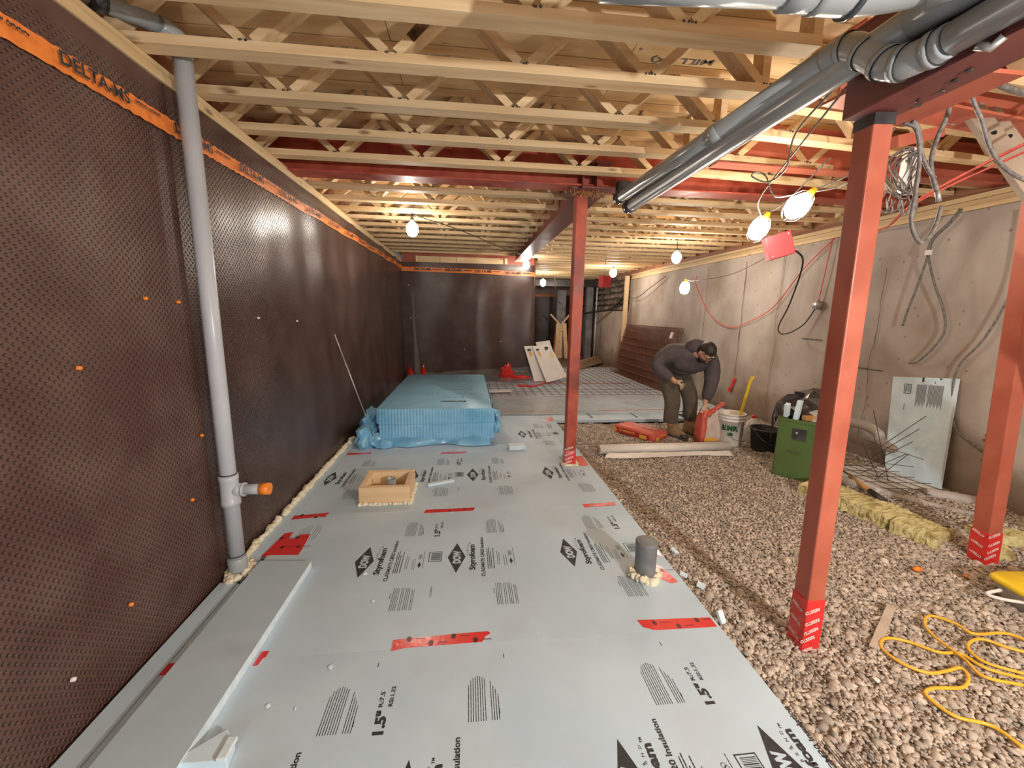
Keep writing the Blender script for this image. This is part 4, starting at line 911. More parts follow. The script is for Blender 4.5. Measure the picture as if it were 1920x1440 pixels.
# ================================================================== WORK LAMPS
def lamp(label, c, r=.055, tilt=(0, 0, 1), cage=True, strength='bulb', cord=None, scale=1.0):
    t = thing('work_lamp', label, 'lamp', c, 'string of bare work lamps'); c = V3(c); d = V3(tilt).normalized(); side = d.cross(V3(0, 1, 0.01)).normalized(); oth = d.cross(side)
    R = Matrix((side, oth, d)).transposed(); b = MB(); vs, fs = ICO[3]
    b.add([c + R @ Vector((v.x*r, v.y*r, v.z*r*1.25)) for v in vs], fs, 0, True); b.build('glass_bulb', M[strength], t)
    MB().tube([c+d*r*1.15, c+d*(r*1.15+.05)], [.022, .017], 14).build('socket', M['yellow' if cage else 'pvc_dark'], t)
    if cage:
        g = MB(); rr = r*1.22
        for k in range(6):
            a = 2*PI*k/6; g.tube([c + R @ Vector((rr*math.cos(a)*math.sin(q), rr*math.sin(a)*math.sin(q), rr*1.3*math.cos(q))) for q in (.25, .7, 1.2, 1.7, 2.3, 2.9)], .0016, 5)
        g.build('wire_guard', M['zinc'], t)
    if cord:
        MB().tube(smooth_path([c+d*(r*1.15+.045)]+[V3(p) for p in cord], 8), .0045, 8).build('cord', M['black'] if not cage else M['cable'], t)
    return t
M['bulb_far'] = mat('lit_bulb_far', (1, 1, 1), rough=.4, emit=(1.0, .90, .78), estr=155.0)
M['bulb_near'] = mat('lit_bulb_near', (1, 1, 1), rough=.4, emit=(1.0, .87, .68), estr=115.0)
lamp('caged work lamp hanging nearest the red near post, upper of two', (1.895, 2.30, 2.05), .058, (.55, -.3, .75), True, 'bulb_near', cord=[(2.03, 2.27, 2.16), (2.12, 2.20, 2.22), (2.12, 2.1, 2.34), (2.05, 1.9, 2.40)])
lamp('caged work lamp just above the red box, lower of the two near ones', (2.106, 2.90, 2.046), .062, (.3, -.3, .9), True, 'bulb_near', cord=[(2.22, 2.80, 2.22), (2.33, 2.6, 2.44)])
lamp('work lamp near the right wall plate, glowing against the joists', (2.84, 5.5, 2.20), .062, (0, 0, 1), False, 'bulb_far', cord=[(2.84, 5.5, 2.42)])
lamp('caged work lamp hanging in front of the concrete wall', (2.86, 5.25, 1.78), .058, (.1, 0, 1), True, 'bulb_far', cord=[(3.0, 5.25, 1.88), (3.5, 5.2, 1.98), (3.8, 4.9, 2.2), (3.95, 4.8, 2.28)])
lamp('bare work lamp among the trusses on the left', (-.581, 4.6, 2.27), .062, (0, 0, 1), False, 'bulb_far', cord=[(-.58, 4.6, 2.44)])
lamp('bare work lamp at the far end of the long red beam', (1.10, 7.85, 2.31), .062, (0, 0, 1), False, 'bulb_far', cord=[(1.12, 7.9, 2.46)])
lamp('bare work lamp just right of the back membrane corner', (1.98, 10.9, 2.22), .075, (0, 0, 1), False, 'bulb_far', cord=[(1.98, 10.94, 2.56)])
lamp('bare work lamp above the small far red box', (3.17, 8.9, 2.32), .075, (0, 0, 1), False, 'bulb_far', cord=[(3.17, 8.9, 2.46)])
def cable(label, pts, r=.005, m='cable', cat='cable', name='cable', group=None, n=8):
    return setp(MB().tube(smooth_path(pts, n), r, 8).build(name, M[m]), label, cat, group)
cable('dark cord sagging under the trusses from the left lamp', [(-.58, 4.6, 2.42), (-.1, 5.0, 2.36), (.5, 6.2, 2.36), (.95, 7.2, 2.40)], .005, 'black')
cable('thin cord looped from the elbow of the upper pipe to the trusses', [(1.37, 1.55, 2.27), (1.47, 1.85, 2.235), (1.60, 2.05, 2.16), (1.62, 2.2, 2.14), (1.56, 2.25, 2.18), (1.62, 2.3, 2.22), (1.68, 2.3, 2.20), (1.74, 2.3, 2.10), (1.86, 2.30, 2.11)], .0042, 'cable')
cable('cord running from the pipe down to the lower near lamp', [(1.46, 1.6, 2.30), (1.60, 2.0, 2.22), (1.80, 2.5, 2.14), (2.10, 2.88, 2.13)], .0042, 'cable')
cable('cord from the upper near lamp up behind the near post', [(1.93, 2.28, 2.12), (2.06, 2.20, 2.14), (2.10, 2.1, 2.2), (2.10, 1.98, 2.35)], .0042, 'cable')
cable('cord sagging between the back lamps on the right wall', [(3.95, 8.0, 2.2), (3.9, 8.6, 2.0), (3.9, 9.2, 1.83), (3.92, 9.8, 1.82)], .007, 'black')
cable('cord falling from the far lamps in the back passage', [(2.3, 11, 2.52), (2.6, 12, 1.9), (2.9, 12.92, 1.75)], .008, 'cable')

# red boxes
def redbox(label, c, s, yaw, roll_):
    t = thing('red_junction_box', label, 'electrical box', c)
    R = Matrix.Rotation(yaw, 3, 'Z') @ Matrix.Rotation(roll_, 3, 'Y'); b = MB().box((-s/2, -s*.28, -s/2), (s/2, s*.28, s/2)); b.v = [tuple(V3(c)+R@Vector(v)) for v in b.v]
    b.build('housing', M['red_paint'], t, bevel=.004)
    b = MB().box((-s*.47, -s*.30, -s*.47), (s*.47, -s*.28, s*.47)); b.v = [tuple(V3(c)+R@Vector(v)) for v in b.v]; b.build('cover', M['red_paint'], t)
    b = MB()
    for q in ((-.38, -.38), (.38, .38)): b.ico(V3(c)+R@Vector((q[0]*s, -s*.305, q[1]*s)), .006, sub=2)
    b.build('screws', M['zinc'], t); return t
redbox('red junction box beside the lower near lamp', (2.37, 3.02, 1.955), .175, -.35, -.30)
rb2_ = redbox('small red junction box beside the far lamp', (2.70, 8.05, 2.06), .22, .5, 0)
MB().tube([(2.70, 8.05, 2.16), (2.70, 8.05, 2.50)], .006, 8).build('hanger', M['zinc'], rb2_)
cable('black cable looping from the red box down the concrete wall to the round box', [(2.47, 3.04, 1.93), (2.58, 3.06, 1.92), (2.75, 3.2, 1.84), (3.1, 3.7, 1.55), (3.5, 4.3, 1.30), (3.80, 4.55, 1.22), (3.93, 4.45, 1.33), (3.95, 4.32, 1.53)], .007, 'black')
jb = thing('round_junction_box', 'small round metal box on the concrete wall', 'electrical box', (3.96, 4.33, 1.56))
MB().lathe([(0, -.035), (.045, -.033), (.05, -.02), (.05, .02)], (3.975, 4.33, 1.563), 18, axis='x').build('housing', M['zinc'], jb)
cable('red cable dropping to the round wall box', [(3.97, 4.25, 2.27), (3.965, 4.28, 1.95), (3.97, 4.32, 1.60)], .005, 'red_wire')
cable('red cable curving down the concrete wall behind the man', [(3.97, 4.22, 2.28), (3.965, 4.6, 1.98), (3.965, 5.0, 1.55), (3.965, 5.5, 1.33), (3.965, 5.9, 1.26), (3.965, 6.4, 1.45), (3.965, 6.9, 1.95), (3.96, 6.9, 2.1)], .006, 'red_wire')
cable('pair of bright red wires crossing to the wall plate at the upper right', [(2.55, 1.35, 2.30), (2.302, 1.6, 2.143), (3.0, 2.6, 2.20), (3.75, 3.45, 2.24), (3.95, 3.9, 2.25)], .007, 'red_wire')
cable('second red wire beside the bright pair, upper right', [(2.57, 1.36, 2.27), (2.35, 1.65, 2.12), (3.0, 2.62, 2.18), (3.75, 3.47, 2.22)], .005, 'red_wire')
hk = thing('red_wall_clamp', 'red tape scrap stuck on the concrete wall behind the yellow stick', 'tape', (3.985, 5.69, .30))
b = MB(); q = [(5.74, .29), (5.70, .28), (5.66, .37), (5.62, .46), (5.60, .50), (5.64, .51), (5.68, .45), (5.70, .38), (5.75, .33)]
b.add([(x, y, z) for x in (3.988, 3.975) for y, z in q], [tuple(range(9)), tuple(range(17, 8, -1))]+[(i, (i+1) % 9, 9+(i+1) % 9, 9+i) for i in range(9)]); b.build('scrap', M['tape'], hk)

# hanging cables at the right
cable('grey armoured cable hanging from the flange, longest loop', [(1.645, 1.52, 2.15), (1.68, 1.5, 2.12), (1.715, 1.5, 2.02), (1.722, 1.5, 1.90), (1.725, 1.5, 1.80), (1.76, 1.5, 1.735), (1.80, 1.5, 1.72), (1.835, 1.5, 1.78), (1.87, 1.52, 1.86)], .0075, 'cable')
cable('grey armoured cable hanging beside the longest loop, ending mid air', [(1.66, 1.50, 2.15), (1.69, 1.5, 2.12), (1.72, 1.5, 2.04), (1.76, 1.5, 1.985), (1.795, 1.5, 1.955)], .007, 'cable')
cbl = thing('armoured_cable_end', 'grey armoured cable with a cut pale end', 'cable', (1.84, 1.5, 2.2), None)
MB().tube(smooth_path([(1.80, 1.50, 2.25), (1.80, 1.5, 2.18), (1.775, 1.5, 2.10), (1.765, 1.5, 2.02), (1.785, 1.5, 1.96), (1.815, 1.5, 1.91)], 8), .008, 10).build('sheath', M['cable'], cbl)
MB().tube([(1.815, 1.5, 1.912), (1.832, 1.5, 1.872)], .0085, 10).build('cut_end', M['zinc'], cbl)
cable('dark cable crossing in front of the ladder at the upper right', [(1.78, 1.42, 2.30), (1.76, 1.4, 2.20), (1.82, 1.4, 2.12), (1.88, 1.4, 2.03), (1.97, 1.4, 1.96), (2.1, 1.38, 1.90)], .0065, 'cable')
cable('thick dark cable along the ceiling at the right edge', [(1.90, 1.55, 2.42), (2.05, 1.6, 2.38), (2.3, 1.62, 2.34), (2.6, 1.6, 2.33)], .012, 'cable')
lp = thing('wall_cable_loop', 'grey cable split in a loop hanging down the concrete wall', 'cable', (3.9, 3.2, 1.9))
MB().tube(smooth_path([(3.9, 3.02, 2.29), (3.9, 3.08, 2.2), (3.9, 3.19, 2.08), (3.9, 3.2, 1.95)], 8), .014, 8).build('upper_run', M['cable'], lp)
MB().tube(smooth_path([(3.9, 3.2, 1.95), (3.91, 3.25, 1.7), (3.92, 3.30, 1.5), (3.93, 3.33, 1.36)], 8), .009, 8).build('left_branch', M['cable'], lp)
MB().tube(smooth_path([(3.9, 3.2, 1.95), (3.91, 3.12, 1.72), (3.93, 3.03, 1.5), (3.94, 3.0, 1.33), (3.94, 3.06, 1.18), (3.95, 3.17, 1.05), (3.96, 3.24, 1.03)], 8), .009, 8).build('right_branch', M['cable'], lp)
MB().box((3.88, 3.18, 1.96), (3.91, 3.215, 2.0)).build('paper_tag', M['white'], lp)
cable('long grey cable shadowing down the wall beside the right post', [(3.93, 2.62, 2.2), (3.94, 2.62, 1.7), (3.94, 2.72, 1.3), (3.95, 2.86, 1.05), (3.95, 2.86, .8), (3.96, 2.8, .55), (3.96, 2.6, .42)], .008, 'cable')
# coil of wires between post and wall
cw = thing('wire_coil', 'messy grey coil of wires hung behind the near post', 'wire coil', (2.23, 2.0, 2.14), None)
for k in range(9):
    r = random.uniform(.055, .085); cx, cy, cz = 2.215+random.uniform(-.02, .02), 2.0+random.uniform(-.03, .03), 2.15+random.uniform(-.02, .02); ph = random.random()*6
    MB().tube([(cx+r*.75*math.cos(a), cy+.03*math.sin(a*2+ph), cz+r*1.45*math.sin(a)) for a in [2*PI*q/18 for q in range(19)]], .0035, 6).build('loop', M['cable'], cw)
for k in range(7):
    x = 2.13+k*.03; MB().tube(smooth_path([(x, 2.0, 2.06), (x+random.uniform(-.04, .05), 2.0, 1.99), (x+random.uniform(-.05, .05), 2.0, 1.955), (x+.03, 2.02, 2.03)], 6), .0035, 6).build('stray_wire', M['cable'], cw)
rl = setp(MB().bar((1.98, 1.86, 2.23), (2.32, 1.95, 2.33), .03, .05).build('red_lumber', M['steel_orange']), 'short orange angle brace below the right cross beam', 'brace')
wbk = setp(MB().box((2.24, 2.02, 2.06), (2.30, 2.05, 2.28)).build('white_bracket', M['white_board']), 'white upright bracket behind the hanging cables', 'bracket')
ft = MB().grid(lambda u, v: (2.02+u*.36, 1.93+.02*noise.noise(V3(u*6, v*5, 0)), 2.36-u*.0+v*.05+.02*noise.noise(V3(u*8, v*3, 2))), 16, 4).build('foil_tape', M['zinc']); setp(ft, 'crumpled silver foil under the right cross beam', 'foil')
# ladder
ld = thing('extension_ladder', 'dusty ladder with two punched rails at the upper right', 'ladder', (3.3, .8, 0))
T0, T1 = V3(2.40, 1.90, 2.42), V3(3.34, .80, -.06)
for k, off in enumerate((V3(0, 0, 0), V3(.115, .02, .0))):
    rail = MB().bar(T0+off, T1+off, .088, .03, up=(0, 1, .3)).build('side_rail', M['ladder'], ld, bevel=.003)
    d = (T1-T0).normalized()
    for q in range(9):
        p = T0+off+d*(.16+q*.26); n_ = d.cross(V3(0, 1, .3)).normalized(); u = n_.cross(d).normalized()
        side = u if u.y < 0 else -u
        b = MB(); c = p + side*.0165; nn = 10
        b.add([c + n_*.014*math.cos(a) + d*.014*max(-.35, math.sin(a)) for a in [2*PI*j/nn for j in range(nn)]], [tuple(range(nn)), tuple(range(nn-1, -1, -1))]); b.build('rung_hole', M['black'], rail)

# ================================================================== WIRE MESH ON THE FLOOR AND LEANING
wm = thing('wire_mesh', 'rusty welded wire mesh lying over the foam boards at the back', 'wire mesh', (1.4, 8.6, .012))
for k in range(33):
    x = -1.1+k*.152; ya = 6.83; yb = 8.43 if x < 1.45 else 10.6
    MB().bar((x, ya, .016+.004*math.sin(k)), (x, yb, .016), .0065, .0065).build('wire', M['rust'], wm)
for k in range(25):
    y = 6.84+k*.152; xa = -1.1 if y < 8.42 else 1.42
    MB().bar((xa, y, .023), (3.78, y, .023), .0065, .0065).build('wire', M['rust'], wm)
mp_ = thing('leaning_mesh_panels', 'stack of rusty wire mesh panels leaning on the concrete wall', 'wire mesh', (3.75, 8.4, 0))
def lean(y, s, o_=0): return V3(3.72+o_+(3.955-3.72-o_*.6)*s, y, .0+1.19*s)
for q in range(8):
    o_ = -.014*q; sh = .037*q
    for k in range(9): s = k/8; MB().bar(lean(7.15+sh, s, o_), lean(9.72+sh*.5, s, o_), .008, .008).build('wire', M['rust'], mp_)
    for k in range(18): y = 7.15+sh+k*.15; MB().bar(lean(y, 0, o_), lean(y, 1, o_), .0075, .0075).build('wire', M['rust'], mp_)
MB().grid(lambda u, v: lean(7.4+u*.12, .93-v*.1, -.09)+V3(-.02*math.sin(u*3), 0, 0), 4, 4).build('tag', M['white'], mp_)
# clear film over the cross row and up the back wall
def film_pt(u, v): x = -1.15+u*5.0; y = 5.5+v*(6.9-5.5); return (x, y, .008+.008*abs(noise.noise(V3(x*3, y*3, 0)))+.006*abs(noise.noise(V3(x*9, y*8, 5))))
fl = MB().grid(film_pt, 120, 40).build('vapour_film', M['film']); setp(fl, 'clear plastic film spread over the cross row of foam boards', 'plastic film')
def film2(u, v):
    x = -1.0+u*2.35; hgt = .16+.14*u+.03*noise.noise(V3(u*9, 0, 0)); a = v
    return (x, YB-.09-(1-a)**2*.35-.03*noise.noise(V3(x*3, a*3, 1)), .01+hgt*a)
fl = MB().grid(film2, 70, 12).build('vapour_film', M['film']); setp(fl, 'clear film turned up the foot of the back membrane', 'plastic film')
fl = MB().grid(lambda u, v: (-1.10+.16*u*(1-v)**1.5+.02*v, YB-.12-.03*math.sin(u*5), .02+v*1.75), 6, 24).build('vapour_film', M['film']); setp(fl, 'narrow clear film strip hanging in the back left corner', 'plastic film')
def redcr(label, cx, cy, cz, sx, sy, sz, seed):
    t = thing('red_tape_wad', label, 'tape', (cx, cy, 0)); vs, fs = ICO[3]; b = MB()
    b.add([(cx+v.x*sx*(1+.9*noise.noise(v*2.6+V3(seed, 0, 0))), cy+v.y*sy, max(.01, cz+v.z*sz*(1+1.1*noise.noise(v*3.1+V3(0, seed, 0))))) for v in vs], fs, 0, False); b.build('crumpled_tape', M['redfilm'], t); return t
redcr('crumpled red tape at the foot of the back membrane, left of the white panels', .80, 8.30, .16, .12, .05, .20, 3)
redcr('flat crumpled red tape trailing right of the wad', 1.08, 8.25, .10, .16, .05, .05, 9)
redcr('red tape hanging at the back left corner', -1.16, 8.35, .12, .05, .04, .15, 14)
redcr('second red tape in the back left corner, nearer the film', -.90, 8.36, .15, .04, .03, .18, 21)
tape('red tape line from the wad across the mesh', [(.95, 7.75), (1.25, 7.66), (1.75, 8.3), (1.70, 8.34), (1.24, 7.74), (.98, 7.80)], z=.034, marks=0)
# white panels leaning at the corner
def panel(label, bl, br, tr, tl, th=.02, prints=()):
    t = thing('leaning_board', label, 'panel', tuple((V3(bl)+V3(br))/2), 'white panels leaning at the back corner')
    bl, br, tr, tl = map(V3, (bl, br, tr, tl)); n_ = (br-bl).cross(tl-bl).normalized()
    b = MB(); f = [bl, br, tr, tl]; b.add(f+[p-n_*th for p in f], [(0, 1, 2, 3), (7, 6, 5, 4), (0, 4, 5, 1), (1, 5, 6, 2), (2, 6, 7, 3), (3, 7, 4, 0)]); b.build('board', M['white_board'], t)
    for (u0, v0, u1, v1, mm) in prints:
        P_ = lambda u, v: (bl*(1-u)+br*u)*(1-v)+(tl*(1-u)+tr*u)*v+n_*.012
        MB().add([P_(u0, v0), P_(u1, v0), P_(u1, v1), P_(u0, v1)], [(0, 1, 2, 3)]).build('print', M[mm], t)
    return t
panel('white panel leaning at the back corner, left one', (1.37, 8.18, .03), (1.62, 8.2, .05), (1.37, 8.40, .75), (1.16, 8.38, .74), prints=((.2, .86, .55, .92, 'ink'), (.3, .70, .5, .84, 'bag_yellow')))
panel('wide white panel leaning at the back corner, with yellow label', (1.60, 8.05, .03), (2.08, 8.28, .12), (1.70, 8.44, .80), (1.33, 8.36, .74), prints=((.12, .86, .28, .91, 'ink'), (.16, .70, .26, .83, 'bag_yellow'), (.60, .76, .80, .92, 'ink'), (.62, .78, .78, .85, 'bag_yellow'), (.68, .62, .85, .74, 'yellow')))
panel('white panel behind the other two at the back corner', (1.75, 8.36, .03), (2.0, 8.40, .05), (1.72, 8.50, .86), (1.42, 8.48, .82))
# scrap board and drum behind the blue package
sc_ = setp(MB().box((.28, 7.05, .026), (.78, 7.22, .045)).build('white_lath', M['white_board']), 'white board scrap on the mesh behind the blue package', 'board'); sc_.rotation_euler = (0, 0, .12)
setp(MB().lathe([(0, .04), (.05, .04), (.06, .03), (.06, -.03), (.05, -.04), (0, -.04)], (.30, 7.35, .085), 18, axis='y').build('tape_roll', M['black']), 'black roll standing beside the blue package', 'tape roll')
# far passage: post, braces, columns
fp = thing('braced_pier', 'dark pier with spruce braces in the far passage', 'pier', (2.97, 12.9, 0))
MB().box((2.82, 12.9, 0), (3.10, 13.2, 2.15)).build('pier', M['duct'], fp)
for a, c in (((2.60, 12.82, 1.40), (2.88, 12.84, 1.12)), ((3.20, 12.82, 1.38), (2.98, 12.84, 1.10))): MB().bar(a, c, .05, .05).build('diagonal', M['box_wood'], fp)
MB().bar((2.85, 12.8, 1.12), (2.82, 12.8, .0), .12, .04, up=(0, 1, 0)).build('brace', M['box_wood'], fp); MB().bar((3.05, 12.8, 1.12), (3.16, 12.8, .0), .12, .04, up=(0, 1, 0)).build('brace', M['box_wood'], fp)
MB().bar((2.92, 12.86, 1.1), (2.92, 12.86, .0), .18, .04, up=(0, 1, 0)).build('brace', M['box_wood'], fp)
MB().bar((2.76, 12.75, .75), (2.72, 12.75, .02), .05, .03, up=(0, 1, 0)).build('red_stake', M['steel_red'], fp)
cl = setp(MB().box((3.70, 12.6, -.05), (3.90, 12.85, 2.30)).build('concrete_column', M['duct'], bevel=.01), 'grey column in the far passage', 'column')
tpz = thing('thin_standpipe', 'thin pale standpipe beside the grey column', 'pipe', (3.80, 12.0, 0)); MB().tube([(3.81, 12, 0), (3.82, 12, 2.2)], .022, 10).build('pipe', M['pvc_light'], tpz); MB().box((3.74, 11.95, -.01), (3.88, 12.05, .02)).build('base', M['pvc_light'], tpz)
setp(MB().bar((3.87, 9.88, -.02), (3.885, 9.88, 2.36), .09, .09, up=(0, 1, 0)).build('timber_post', M['box_wood'], bevel=.004), 'spruce post standing at the end of the concrete wall', 'timber post')
b = MB(); 
dh = thing('lumber_pile', 'low pile of dusty boards on the ground in the far passage', 'lumber', (3.4, 10.9, 0))
for k in range(6): MB().bar((2.85+.05*k, 10.2+.13*k, .03+.02*k), (3.85, 11.4+.1*k, .06+.02*k), .12, .035).build('board', M['old_wood'], dh)
du = setp(MB().box((1.45, 12.4, 2.24), (4.05, 12.9, 2.44)).build('dark_duct', M['tarp']), 'dark wrapped duct under the far joists', 'duct')
setp(MB().tube(smooth_path([(3.95, 9.9, 2.0), (3.97, 11, 1.6), (3.7, 11.6, 1.5), (3.4, 12.2, 1.42)], 8), .03, 8).build('black_hose', M['black']), 'black hose drooping below the rubble stones', 'hose')

# ================================================================== RIGHT WALL GROUP
wbd = thing('leaning_foam_board', 'pale blue foam board leaning upright on the concrete wall', 'insulation board', (3.9, 3.1, 0))
A, B_, C_, D_ = V3(3.88, 3.224, .045), V3(3.88, 2.771, .03), V3(3.955, 2.855, .95), V3(3.955, 3.355, .89)
n_ = (B_-A).cross(D_-A).normalized(); n_ = n_ if n_.x < 0 else -n_
b = MB(); f = [A, B_, C_, D_]; b.add(f+[p-n_*.03 for p in f], [(0, 1, 2, 3), (7, 6, 5, 4), (0, 4, 5, 1), (1, 5, 6, 2), (2, 6, 7, 3), (3, 7, 4, 0)]); b.build('board', M['foam_light'], wbd, bevel=.002)
def on(u, v): return A*(1-u)*(1-v)+B_*u*(1-v)+C_*u*v+D_*(1-u)*v+n_*.0025
def pstroke(u0, u1, v0, v1, mm='ink_soft'): MB().add([on(u0, v0), on(u1, v0), on(u1, v1), on(u0, v1)], [(0, 1, 2, 3)]).build('fine_print', M[mm], wbd)
for k in range(22): pstroke(.43+k*.018+(.02 if k > 8 else 0), .438+k*.018+(.02 if k > 8 else 0), .93-.22+.02*(k % 3), .93)
for r in ((.22, .34, .925, .93), (.22, .34, .83, .835), (.22, .23, .83, .93), (.33, .34, .83, .93), (.245, .252, .85, .92), (.265, .272, .85, .92), (.285, .292, .85, .92), (.305, .312, .85, .92)): pstroke(*r, 'ink')
pstroke(.50, .53, .955, 1.0, 'ink'); MB().add([on(.80, .998), on(.76, .998), on(.78, .975)], [(0, 1, 2)]).build('diamond_tip', M['ink'], wbd); pstroke(.70, .71, .945, .965, 'ink'); pstroke(.245, .255, .66, .73, 'ink_soft')
fb = setp(MB().box((3.36, 2.80, .005), (3.88, 3.30, .04)).build('flat_foam_board', M['white_board'], bevel=.002), 'flat foam board on the ground under the wire mesh pieces', 'insulation board'); fb.rotation_euler = (0, 0, -.05)
wr = thing('bent_mesh_offcut', 'bent offcut of dark wire mesh standing by the leaning foam board', 'wire mesh', (3.6, 3.0, 0))
for k in range(7):
    t = k/6; MB().bar((3.36+.10*k, 3.36-.02*k, .052), (3.42+.11*k, 2.66-.01*k, .05), .0042, .0042).build('wire', M['rust_dark'], wr) if k < 5 else None
for k in range(5): MB().bar((3.34, 3.30-.13*k, .058), (3.90, 3.22-.13*k, .058), .0042, .0042).build('wire', M['rust_dark'], wr)
for k in range(4): MB().bar((3.50, 3.10-.04*k, .05+.085*k*1.1), (3.78, 2.98-.03*k, .27+.12*k), .0042, .0042).build('wire', M['rust_dark'], wr)
for a, c in (((3.66, 3.22, .60), (3.60, 2.93, .02)), ((3.56, 3.16, .34), (3.80, 2.86, .26)), ((3.58, 3.2, .3), (3.56, 2.95, .0)), ((3.52, 3.12, .16), (3.72, 2.86, .20)), ((3.50, 3.0, .0), (3.70, 2.90, .30))): MB().bar(a, c, .0042, .0042).build('wire', M['rust_dark'], wr)
def pipeobj(label, pts, r, m='pvc', name='corrugated_pipe', ribs=False):
    P_ = smooth_path(pts, 14 if ribs else 8); rs = [r*(1+(.07 if i % 2 else -.03)) for i in range(len(P_))] if ribs else r
    return setp(MB().tube(P_, rs, 16).build(name, M[m]), label, 'pipe')
M['dusty_pipe'] = mat('dusty_pipe', (.40, .36, .33), (.56, .52, .49), scale=9, rough=.55, c3=(.26, .19, .15), s3=4)
pipeobj('long dusty grey pipe on the ground running behind the mineral wool', [(3.22, 3.22, .0), (3.42, 2.80, .005), (3.55, 2.55, .0), (3.74, 2.33, .0)], .036, 'dusty_pipe', 'ground_pipe')
pipeobj('short dusty grey pipe close to the concrete wall foot', [(3.66, 2.70, .045), (3.80, 2.60, .045), (3.90, 2.52, .04)], .042, 'dusty_pipe', 'ground_pipe')
pipeobj('curved grey pipe bending on the concrete wall beside the green bin', [(3.55, 3.62, .44), (3.66, 3.46, .43), (3.74, 3.34, .42), (3.80, 3.27, .37), (3.82, 3.25, .30), (3.87, 3.22, .25), (3.94, 3.16, .24)], .042, 'dusty_pipe', 'bent_pipe')
sh = thing('shovel', 'tool with varnished orange handle lying on the gravel', 'hand tool', (3.3, 2.85, 0))
MB().tube([(3.44, 3.24, .03), (3.26, 2.76, .03)], .018, 12).build('handle', M['handle'], sh); MB().tube([(3.27, 2.79, .03), (3.21, 2.62, .02)], [.022, .026], 12).build('socket', M['metal_dark'], sh)
loft(MB(), [((3.19, 2.56, z), .05, .08, -.4) for z in (.0, .012)], n=16, pw=.7).build('blade', M['metal_dark'], sh)
# mineral wool
def wool(label, pts, w, h, seed, z0=-.045):
    P_ = smooth_path([(*p, 0) for p in pts], 14); b = MB(); n = len(P_); vs = []; fs = []; m = 14
    for i, p in enumerate(P_):
        d = (P_[min(i+1, n-1)]-P_[max(i-1, 0)]).normalized(); s = V3(-d.y, d.x, 0)
        prof = [(-w, 0), (-w*1.0, h*.33), (-w, h*.66), (-w*.97, h*.97), (-w*.6, h), (-w*.2, h*1.03), (w*.2, h), (w*.6, h*1.02), (w*.97, h*.96), (w, h*.6), (w, h*.3), (w, 0), (w*.3, 0), (-w*.3, 0)]
        for a, zz in prof:
            q = p + s*a + V3(0, 0, zz+z0); q += V3(noise.noise(q*22+V3(seed, 0, 0)), noise.noise(q*22+V3(0, seed, 0)), noise.noise(q*19+V3(0, 0, seed)))*.014; q += V3(noise.noise(q*60), noise.noise(q*57+V3(3, 0, 0)), noise.noise(q*63+V3(0, 5, 0)))*.012; vs.append(q)
    for i in range(n-1):
        for k in range(m): fs.append((i*m+k, i*m+(k+1) % m, (i+1)*m+(k+1) % m, (i+1)*m+k))
    fs += [tuple(range(m-1, -1, -1)), tuple(range((n-1)*m, n*m))]; b.add(vs, fs, 0, False)
    return setp(b.build('mineral_wool_batt', M['wool']), label, 'insulation batt', 'mineral wool pieces beside the right post')
wool('long bent mineral wool piece between the two red posts', [(2.90, 2.98), (2.98, 2.72), (3.04, 2.50), (3.05, 2.35)], .14, .095, 1)
wool('torn mineral wool piece left of the right post', [(3.02, 2.36), (3.07, 2.24), (3.11, 2.13)], .125, .09, 2)
wool('mineral wool piece right of the right post', [(3.36, 2.15), (3.55, 2.06), (3.75, 1.98)], .09, .10, 5)
wool('small mineral wool chunk at the foot of the right post', [(3.27, 2.0), (3.34, 1.96)], .055, .07, 6)
wool('thin torn tuft of mineral wool behind the long piece', [(3.16, 2.62), (3.22, 2.5), (3.26, 2.4)], .05, .05, 8)
# yellow lid box at the right edge, cord
yb = thing('yellow_lidded_box', 'grey box with a bright yellow lid at the right edge', 'box', (2.98, 1.55, -.05))
b = MB(); q = [(2.665, 1.60), (2.80, 1.66), (3.30, 1.70), (3.25, 1.38), (2.80, 1.44)]
loft(MB(), [((3.03, 1.535, z), .29-(.05 if z < .02 else 0), .11-.01*(z < .02), -.12) for z in (-.05, .0, .06, .075)], n=32, pw=.3).build('body', M['dusty_pipe'], yb)
loft(MB(), [((3.03, 1.535, z), .30-k, .118-k, -.12) for z, k in ((.072, .0), (.082, -.004), (.096, -.002), (.104, .008))], n=40, pw=.28).build('lid', M['yellow'], yb)
MB().tube(smooth_path([(2.73, 1.60, .05), (2.66, 1.605, .03), (2.69, 1.56, .03), (2.80, 1.50, .04)], 8), .008, 10).build('white_handle', M['white'], yb)
yc = [(1.906, .969), (1.894, 1.048), (1.799, 1.093), (1.781, 1.174), (1.843, 1.198), (1.968, 1.192), (2.043, 1.228), (2.056, 1.266), (1.99, 1.262), (1.899, 1.262), (1.833, 1.312), (1.831, 1.397), (1.906, 1.444), (1.986, 1.419), (2.059, 1.347), (2.148, 1.333), (2.17, 1.255), (2.3, 1.19)]
cable('yellow extension cord snaking on the gravel, nearer loops', [(x, y, gz(x, y)+.022) for x, y in yc], .0065, 'cordy', 'cord', 'extension_cable', n=10)
yc = [(2.222, 1.171), (2.094, 1.215), (2.116, 1.30), (2.138, 1.43), (2.187, 1.508), (2.271, 1.546), (2.329, 1.489), (2.339, 1.422), (2.487, 1.415), (2.525, 1.365), (2.50, 1.28), (2.40, 1.33), (2.33, 1.39), (2.22, 1.36), (2.19, 1.28), (2.3, 1.21)]
cable('yellow extension cord snaking on the gravel, farther loops', [(x, y, gz(x, y)+.030) for x, y in yc], .0065, 'cordy', 'cord', 'extension_cable', n=10)

